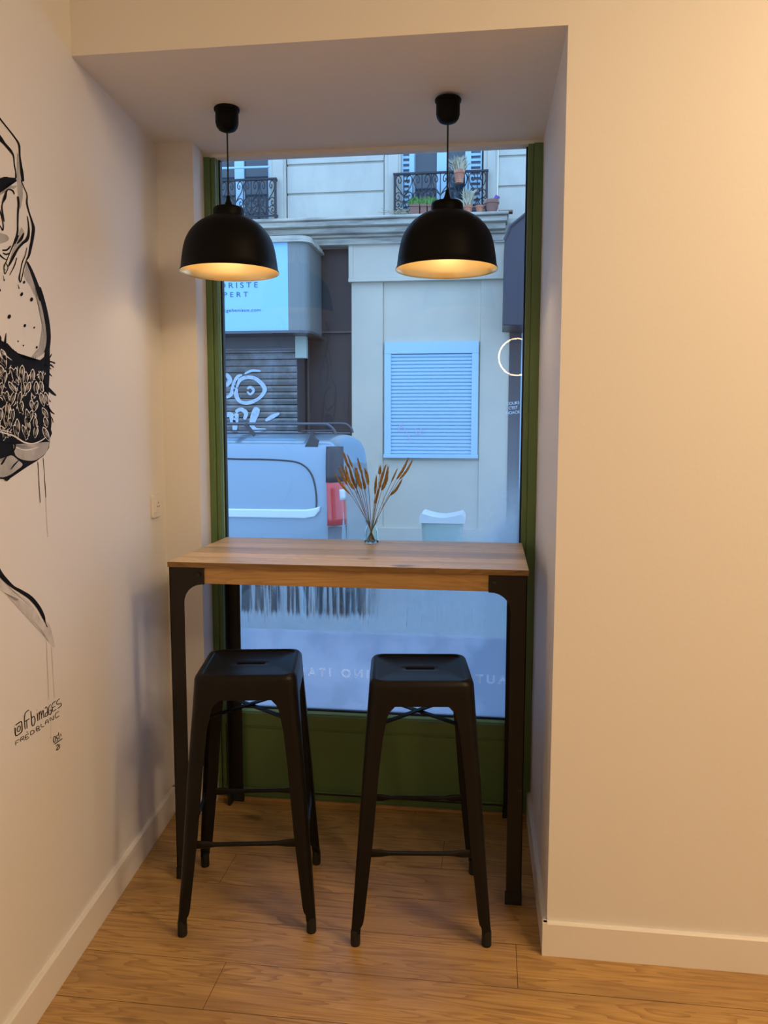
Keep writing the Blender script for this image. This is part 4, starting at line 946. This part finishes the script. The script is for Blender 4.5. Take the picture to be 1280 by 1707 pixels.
def sign_line(s, u0, u1, vb, size, sp):
    a = at(u0, vb, ys); b = at(u1, vb, ys); tm = text_mesh('lettering', s, size, (a.x, ys, a.z), M['signtext'], sg, spacing=sp, depth=.001)
    wd = max(v.co.x for v in tm.data.vertices) - min(v.co.x for v in tm.data.vertices); k = (b.x - a.x) / wd
    for v in tm.data.vertices: v.co.x *= k
sign_line('ORISTE', 364.5, 429, 480.5, .094, 1.5); sign_line('PERT', 372, 412.5, 495.5, .088, 1.6); sign_line('cgeheniaux.com', 373, 434, 520, .056, 1.1)
# roller shutter below the sign with graffiti
hy = 7.75; hx1 = at(495, 650, hy).x; hz1 = at(450, 585, hy).z
sh_ = thing('shop_roller_shutter', (-2.4, hy, SZ + .14), label='grey slatted shop shutter sprayed with white graffiti, behind the van', cat='shutter')
bm = nb(); z = SZ + .14
while z < hz1:
    pr2 = [(hy + .03, z), (hy, z + .008), (hy - .012, z + .05), (hy, z + .078), (hy + .03, z + .0795)]
    A = [bm.verts.new((-4.0, y_, z_)) for y_, z_ in pr2]; B = [bm.verts.new((hx1, y_, z_)) for y_, z_ in pr2]; bm.faces.new(A); bm.faces.new(B[::-1])
    for i in range(5): j = (i + 1) % 5; bm.faces.new((A[i], B[i], B[j], A[j]))
    z += .0817
obj('slats', bm, M['shutterdark'], sh_, world=True)
bm = nb(); box(bm, (-4, hy - .01, hz1), (hx1, 8.2, sz0)); box(bm, (-4, hy + .04, SZ), (hx1 + .0, 8.2, hz1)); obj('shutter_housing', bm, mat('dark_housing', (.07, .07, .075), .5), sh_, world=True)
bm = nb(); pl_ = onf(hy - .014)
def Z6(p): return (365 + p[0] / 5.447, 560 + p[1] / 5.447)
SC[Z6] = 1 / 5.447
stroke(bm, Z6, [(150, 470, 40), (190, 400, 36), (270, 375, 34), (350, 400, 36), (415, 480, 40), (370, 560, 30), (280, 605, 34), (200, 600, 30), (160, 550, 40), (150, 470, 40)], .004, place=pl_)
stroke(bm, Z6, [(230, 345, 16), (300, 315, 24), (380, 320, 16)], .004, place=pl_)
stroke(bm, Z6, [(60, 340, 30), (100, 400, 44), (60, 460, 30)], .004, place=pl_); stroke(bm, Z6, [(60, 560, 24), (110, 530, 34), (140, 430, 40), (170, 370, 30), (210, 355, 16)], .004, place=pl_)
stroke(bm, Z6, [(255, 480, 20), (285, 465, 24), (315, 495, 24), (285, 530, 20), (255, 505, 16)], .004, place=pl_)
stroke(bm, Z6, [(150, 690, 30), (200, 668, 36), (245, 700, 40), (230, 760, 30)], .004, place=pl_); stroke(bm, Z6, [(160, 700, 40), (150, 780, 50), (140, 860, 40)], .004, place=pl_)
stroke(bm, Z6, [(350, 650, 50), (330, 700, 70), (300, 800, 50), (330, 850, 40), (430, 850, 20)], .004, place=pl_); stroke(bm, Z6, [(420, 770, 20), (480, 735, 40), (550, 700, 20)], .004, place=pl_)
stroke(bm, Z6, [(60, 720, 40), (110, 720, 50), (130, 800, 50)], .004, place=pl_)
g_ = obj('white_graffiti', bm, M['graffiti'], sh_, world=True)
bm = nb(); a = at(492, 597, 7.7); b = at(510, 560, 7.7); box(bm, (a.x, 7.7, a.z), (b.x, 7.8, b.z)); o = obj('wall_box', bm, mat('pale_green_grey_box', (.42, .50, .42), .5), bevel=.006)
tag(o, 'small pale grey green box fixed under the right corner of the shop sign', 'box')
# ---------------- navy awning box, right
ay = 7.3; P_ = [(838, 542), (841, 400), (850, 378), (884, 350), (960, 340), (960, 545)]
aw = thing('awning_box', (at(880, 540, ay).x, ay, at(880, 540, ay).z), label='dark navy shop awning box on the facade at the right edge of the window', cat='awning')
bm = nb(); q = [(at(u_, v_, ay).x, at(u_, v_, ay).z) for u_, v_ in P_]; prism_y(bm, q, ay, 8.04); obj('casing', bm, M['awning'], aw, world=True, bevel=.01)
bm = nb(); tube(bm, [(q[1][0], ay - .01, q[1][1]), (q[2][0], ay - .01, q[2][1]), (q[3][0], ay - .01, q[3][1]), (q[4][0], ay - .01, q[4][1])], .018, 6); obj('top_edge', bm, M['vantrim'], aw, world=True)

# ---------------- bin
bc = at(738, 900, 6.9)
bn = thing('street_bin', (bc.x, 6.9, SZ + .14), label='pale green street bin with white sagging lid, misty behind the lower window', cat='bin')
hw = .235; zt_ = at(738, 868, 6.9).z - (SZ + .14)
bm = nb(); pts = rsq(hw * .86, .05, 6, 0); A = [bm.verts.new(p) for p in pts]; B = [bm.verts.new(p) for p in rsq(hw, .06, 6, zt_)]; bm.faces.new(A[::-1]); bm.faces.new(B)
for i in range(len(A)): j = (i + 1) % len(A); bm.faces.new((A[i], A[j], B[j], B[i]))
obj('body', bm, M['bin'], bn, smooth=True)
bm = nb(); gx = 16
tz = at(738, 852, 6.9).z - (SZ + .14)
G_ = [[bm.verts.new((hw * 1.08 * (2 * i / gx - 1), hw * 1.08 * (2 * j / gx - 1), tz - .055 * max(0, math.cos((2 * i / gx - 1) * PI / 2) ** 1.2) * .9 + .015 * math.cos((2 * j / gx - 1) * PI / 2) - (.05 if abs(2 * i / gx - 1) > .93 else 0))) for j in range(gx + 1)] for i in range(gx + 1)]
for i in range(gx):
    for j in range(gx): bm.faces.new((G_[i][j], G_[i + 1][j], G_[i + 1][j + 1], G_[i][j + 1]))
r = bmesh.ops.extrude_face_region(bm, geom=list(bm.faces)); 
for v in [g for g in r['geom'] if isinstance(g, bmesh.types.BMVert)]: v.co.z = min(v.co.z, zt_) - .002 if v.co.z < zt_ else zt_ - .002
obj('lid', bm, M['binlid'], bn, smooth=True)

# ---------------- van
VY = 4.1; VX = -.30; VW = 1.62
van = thing('parked_van', (VX - 1.9, VY + VW / 2, SZ), label='silver blue panel van with a roof rack, parked outside the lower left window', cat='van')
def vsec(inset, ztop, zbot=SZ + .22):     # half cross-section (offset from side plane, z)
    k = (ztop + .35) / (1.40 + .35)
    P = [(.10, zbot), (.02, zbot + .03), (0, .06), (0, .55), (.008, .85), (.035, 1.12), (.075, 1.27), (.115, 1.335), (.20, 1.375), (.42, 1.40), (.81, 1.415)]
    out = []
    for a, z in P:
        zz = z if z < .5 else min(z, .5 + (z - .5) * (ztop - .5) / (1.415 - .5))
        out.append((a + inset, zz))
    return out
stn = [(.115, 1.30, .10), (.105, 1.345, .055), (.07, 1.39, .02), (0, 1.41, 0), (-.10, 1.415, 0), (-1.2, 1.425, 0), (-2.1, 1.43, 0), (-2.45, 1.38, .02), (-2.8, 1.15, .04), (-3.15, .80, .05), (-3.6, .68, .07), (-3.85, .52, .14), (-3.92, .40, .22)]
bm = nb(); rings = []
for dx, zt_, ins_ in stn:
    s = vsec(ins_, zt_); half = []
    for a, z in s: half.append((VX + dx - (.10 * max(0, z - .75) if dx > .02 else .05 * max(0, z - .75) if dx > -.02 else 0), VY + min(a, VW / 2), z))
    other = [(x, 2 * VY + VW - y_, z) for x, y_, z in half[:-1]][::-1]
    rings.append([bm.verts.new(p) for p in half + other])
for A, B in zip(rings, rings[1:]):
    for k in range(len(A)): bm.faces.new((A[k], A[(k + 1) % len(A)], B[(k + 1) % len(A)], B[k]))
bm.faces.new(rings[0]); bm.faces.new(rings[-1][::-1])
body = obj('body', bm, M['van'], van, world=True, smooth=True)
body.modifiers.clear(); sm = body.modifiers.new('s', 'SUBSURF'); sm.levels = sm.render_levels = 2
for e in body.data.polygons: e.use_smooth = True
def vy(z):    # side surface y at height z
    P = vsec(0, 1.415)
    for (a0, z0), (a1, z1) in zip(P, P[1:]):
        if z0 <= z <= z1: return VY + a0 + (a1 - a0) * (z - z0) / (z1 - z0)
    return VY
def vpt(u_, v_, off=.012): p = at(u_, v_, VY + .02); return Vector((p.x, vy(p.z) - off, p.z))
# side panel seam and moulding
seam = [vpt(*p, .004) for p in [(300, 760), (385, 765), (440, 766), (485, 769), (505, 776), (518, 790), (525, 810), (528, 835), (527, 850)]]
bm = nb(); tube(bm, [Vector(p) for p in cr([tuple(s) for s in seam], 5)], .007, 6); obj('panel_seam', bm, M['vantrim'], van, world=True, smooth=True)
a = vpt(300, 855); b = vpt(534, 848); bm = nb(); zc_ = (vpt(450, 856)).z; x1 = b.x
P = [(x1 - 3.0, zc_ - .035), (x1 - .12, zc_ - .035), (x1 - .04, zc_ - .02), (x1, zc_ + .03), (x1 + .005, zc_ + .07), (x1 - .05, zc_ + .05), (x1 - .12, zc_ + .04), (x1 - 3.0, zc_ + .032)]
prism_y(bm, P, VY - .022, VY + .03); obj('side_moulding', bm, M['vanmould'], van, world=True, bevel=.012, seg=3)
# wheel arches + wheels
for wx_, far in ((-.62, 0), (-3.15, 0), (-.62, 1), (-3.15, 1)):
    yb_ = VY - .005 if not far else VY + VW - .19
    bm = nb(); lathe(bm, [(.0001, -.0), (.17, 0), (.19, .01), (.30, .02), (.315, .05), (.315, .16), (.29, .19), (.0001, .19)], (0, 0, 0), 36); bm.transform(Matrix.Translation((VX + wx_, yb_, SZ + .315)) @ Matrix.Rotation(-PI / 2, 4, 'X'))
    wh = obj('wheel', bm, M['tyre'], van, world=True, smooth=True)
    if not far:
        bm = nb(); lathe(bm, [(.0001, -.015), (.12, -.012), (.17, -.004), (.18, .01)], (0, 0, 0), 30); bm.transform(Matrix.Translation((VX + wx_, yb_ - .002, SZ + .315)) @ Matrix.Rotation(-PI / 2, 4, 'X')); obj('hubcap', bm, M['hub'], wh, world=True, smooth=True)
        bm = nb(); pts = [(VX + wx_ + .40 * math.cos(a_), VY - .016 + .012 * 0, SZ + .33 + .40 * math.sin(a_)) for a_ in [PI * k / 20 for k in range(-1, 22)]]; tube(bm, pts, .020, 8); obj('wheel_arch', bm, M['van'], van, world=True, smooth=True)
# rear corner trim, tail light, door and bumper
def ribbon(name, prof, m, parent=van):      # prof: list of (z, [(x, y)...]) cross rows
    bm = nb(); R_ = [[bm.verts.new((x, y_, z)) for x, y_ in row] for z, row in prof]
    for A, B in zip(R_, R_[1:]):
        for k in range(len(A) - 1): bm.faces.new((A[k], A[k + 1], B[k + 1], B[k]))
    o = obj(name, bm, m, parent, world=True, smooth=True); so_ = o.modifiers.new('t', 'SOLIDIFY'); so_.thickness = .012; so_.offset = 0
    return o
def corner_rows(z, xa_, bulge=.012):
    y0 = vy(z); lean = -.075 * max(0, z - .75); xr_ = VX + .085 + lean
    return [(xa_ + lean * .5, y0 - bulge), (VX + .03 + lean, y0 - bulge + .004), (VX + .075 + lean, y0 + .03), (xr_ + bulge, y0 + .085), (xr_ + bulge + .006, y0 + .14)]
ribbon('corner_trim', [(z, corner_rows(z, VX - .03)) for z in (1.02, 1.08, 1.15, 1.22, 1.28, 1.31)], M['vantrim'])
tl_ = ribbon('tail_light', [(z, corner_rows(z, VX - .025, .016)) for z in (.665, .72, .80, .88, .96, 1.015)], M['redlens'])
ribbon('reversing_lens', [(z, corner_rows(z, VX - .02, .020)[k0:]) for z, k0 in ((.87, 2), (.90, 2), (.935, 2), (.96, 2))], M['clearlens'], tl_)
ribbon('lower_trim', [(z, corner_rows(z, VX - .02, .012)) for z in (.30, .45, .655)], M['vantrim'])
bm = nb(); box(bm, (VX + .06, VY + .05, SZ + .22), (VX + .17, VY + VW - .05, SZ + .48)); obj('rear_bumper', bm, M['vantrim'], van, world=True, bevel=.03, seg=3)
bm = nb(); box(bm, (VX + .075, VY + .815, .1), (VX + .0865, VY + .820, 1.1)); obj('door_gap', bm, M['vantrim'], van, world=True)
bm = nb(); box(bm, (-.02, 0, 0), (.0, .55, .42)); bm.transform(Matrix.Translation((VX + .075, VY + .20, .80)) @ Matrix.Rotation(-.09, 4, 'Y')); obj('rear_window', bm, M['winglass'], van, world=True, bevel=.008)
bm = nb(); box(bm, (VX - 3.75, VY - .004, SZ + .20), (VX + .10, VY + .12, .17)); obj('sill_trim', bm, mat('black_sill', (.012, .013, .016), .6), van, world=True, bevel=.02)
# roof rack
rk = thing('roof_rack', (VX - 1.0, VY + .8, 1.42), label='black tubular roof rack on top of the van', cat='roof rack')
zr_ = at(470, 707, 4.25).z
for yy_, u_end in ((4.26, 560), (5.50, 590)):
    zz = zr_ if yy_ < 5 else at(500, 706, 5.5).z; xe = at(548, 707, 4.26).x if yy_ < 5 else at(578, 707, 5.5).x
    bm = nb(); tube(bm, cr([(xe - 2.4, yy_, zz), (xe - .3, yy_, zz), (xe - .06, yy_, zz), (xe, yy_, zz - .01), (xe + .045, yy_, zz - .05), (xe + .06, yy_, zz - .09)], 5), .011, 8); obj('top_rail', bm, M['rack'], rk, world=True, smooth=True)
    bm = nb(); zl = at(470, 722, yy_).z; tube(bm, [(xe - 2.4, yy_, zl), (xe + .03, yy_, zl)], .009, 8); obj('lower_rail', bm, M['rack'], rk, world=True, smooth=True)
zl = at(470, 722, 4.26).z
for xx in (-.55, -1.15, -1.75, -2.35):
    bm = nb(); bar(bm, (xx, 4.24, zl + .02), (xx - .03, 5.52, zl + .02), .05, .012); obj('cross_bar', bm, M['vantrim'], rk, world=True)
for u_ in (522,):
    c = at(u_, 740, 4.25)
    bm = nb(); prism_y(bm, [(c.x - .06, c.z - .02), (c.x + .05, c.z - .02), (c.x + .045, c.z + .03), (c.x + .012, c.z + .06), (c.x + .01, c.z + .10), (c.x - .012, c.z + .10), (c.x - .015, c.z + .06)], 4.2, 4.28); obj('foot_bracket', bm, M['vantrim'], rk, world=True)
bm = nb(); prism_y(bm, [(-1.75, zl - .10), (-1.64, zl - .10), (-1.68, zl + .04), (-1.74, zl + .04)], 4.2, 4.28); obj('foot_bracket', bm, M['vantrim'], rk, world=True)
c = at(415, 716, 4.25)
bm = nb(); bar(bm, (c.x - .03, 4.25, c.z + .045), (c.x + .05, 4.25, c.z - .05), .02, .03); obj('diagonal_brace', bm, M['vantrim'], rk, world=True)
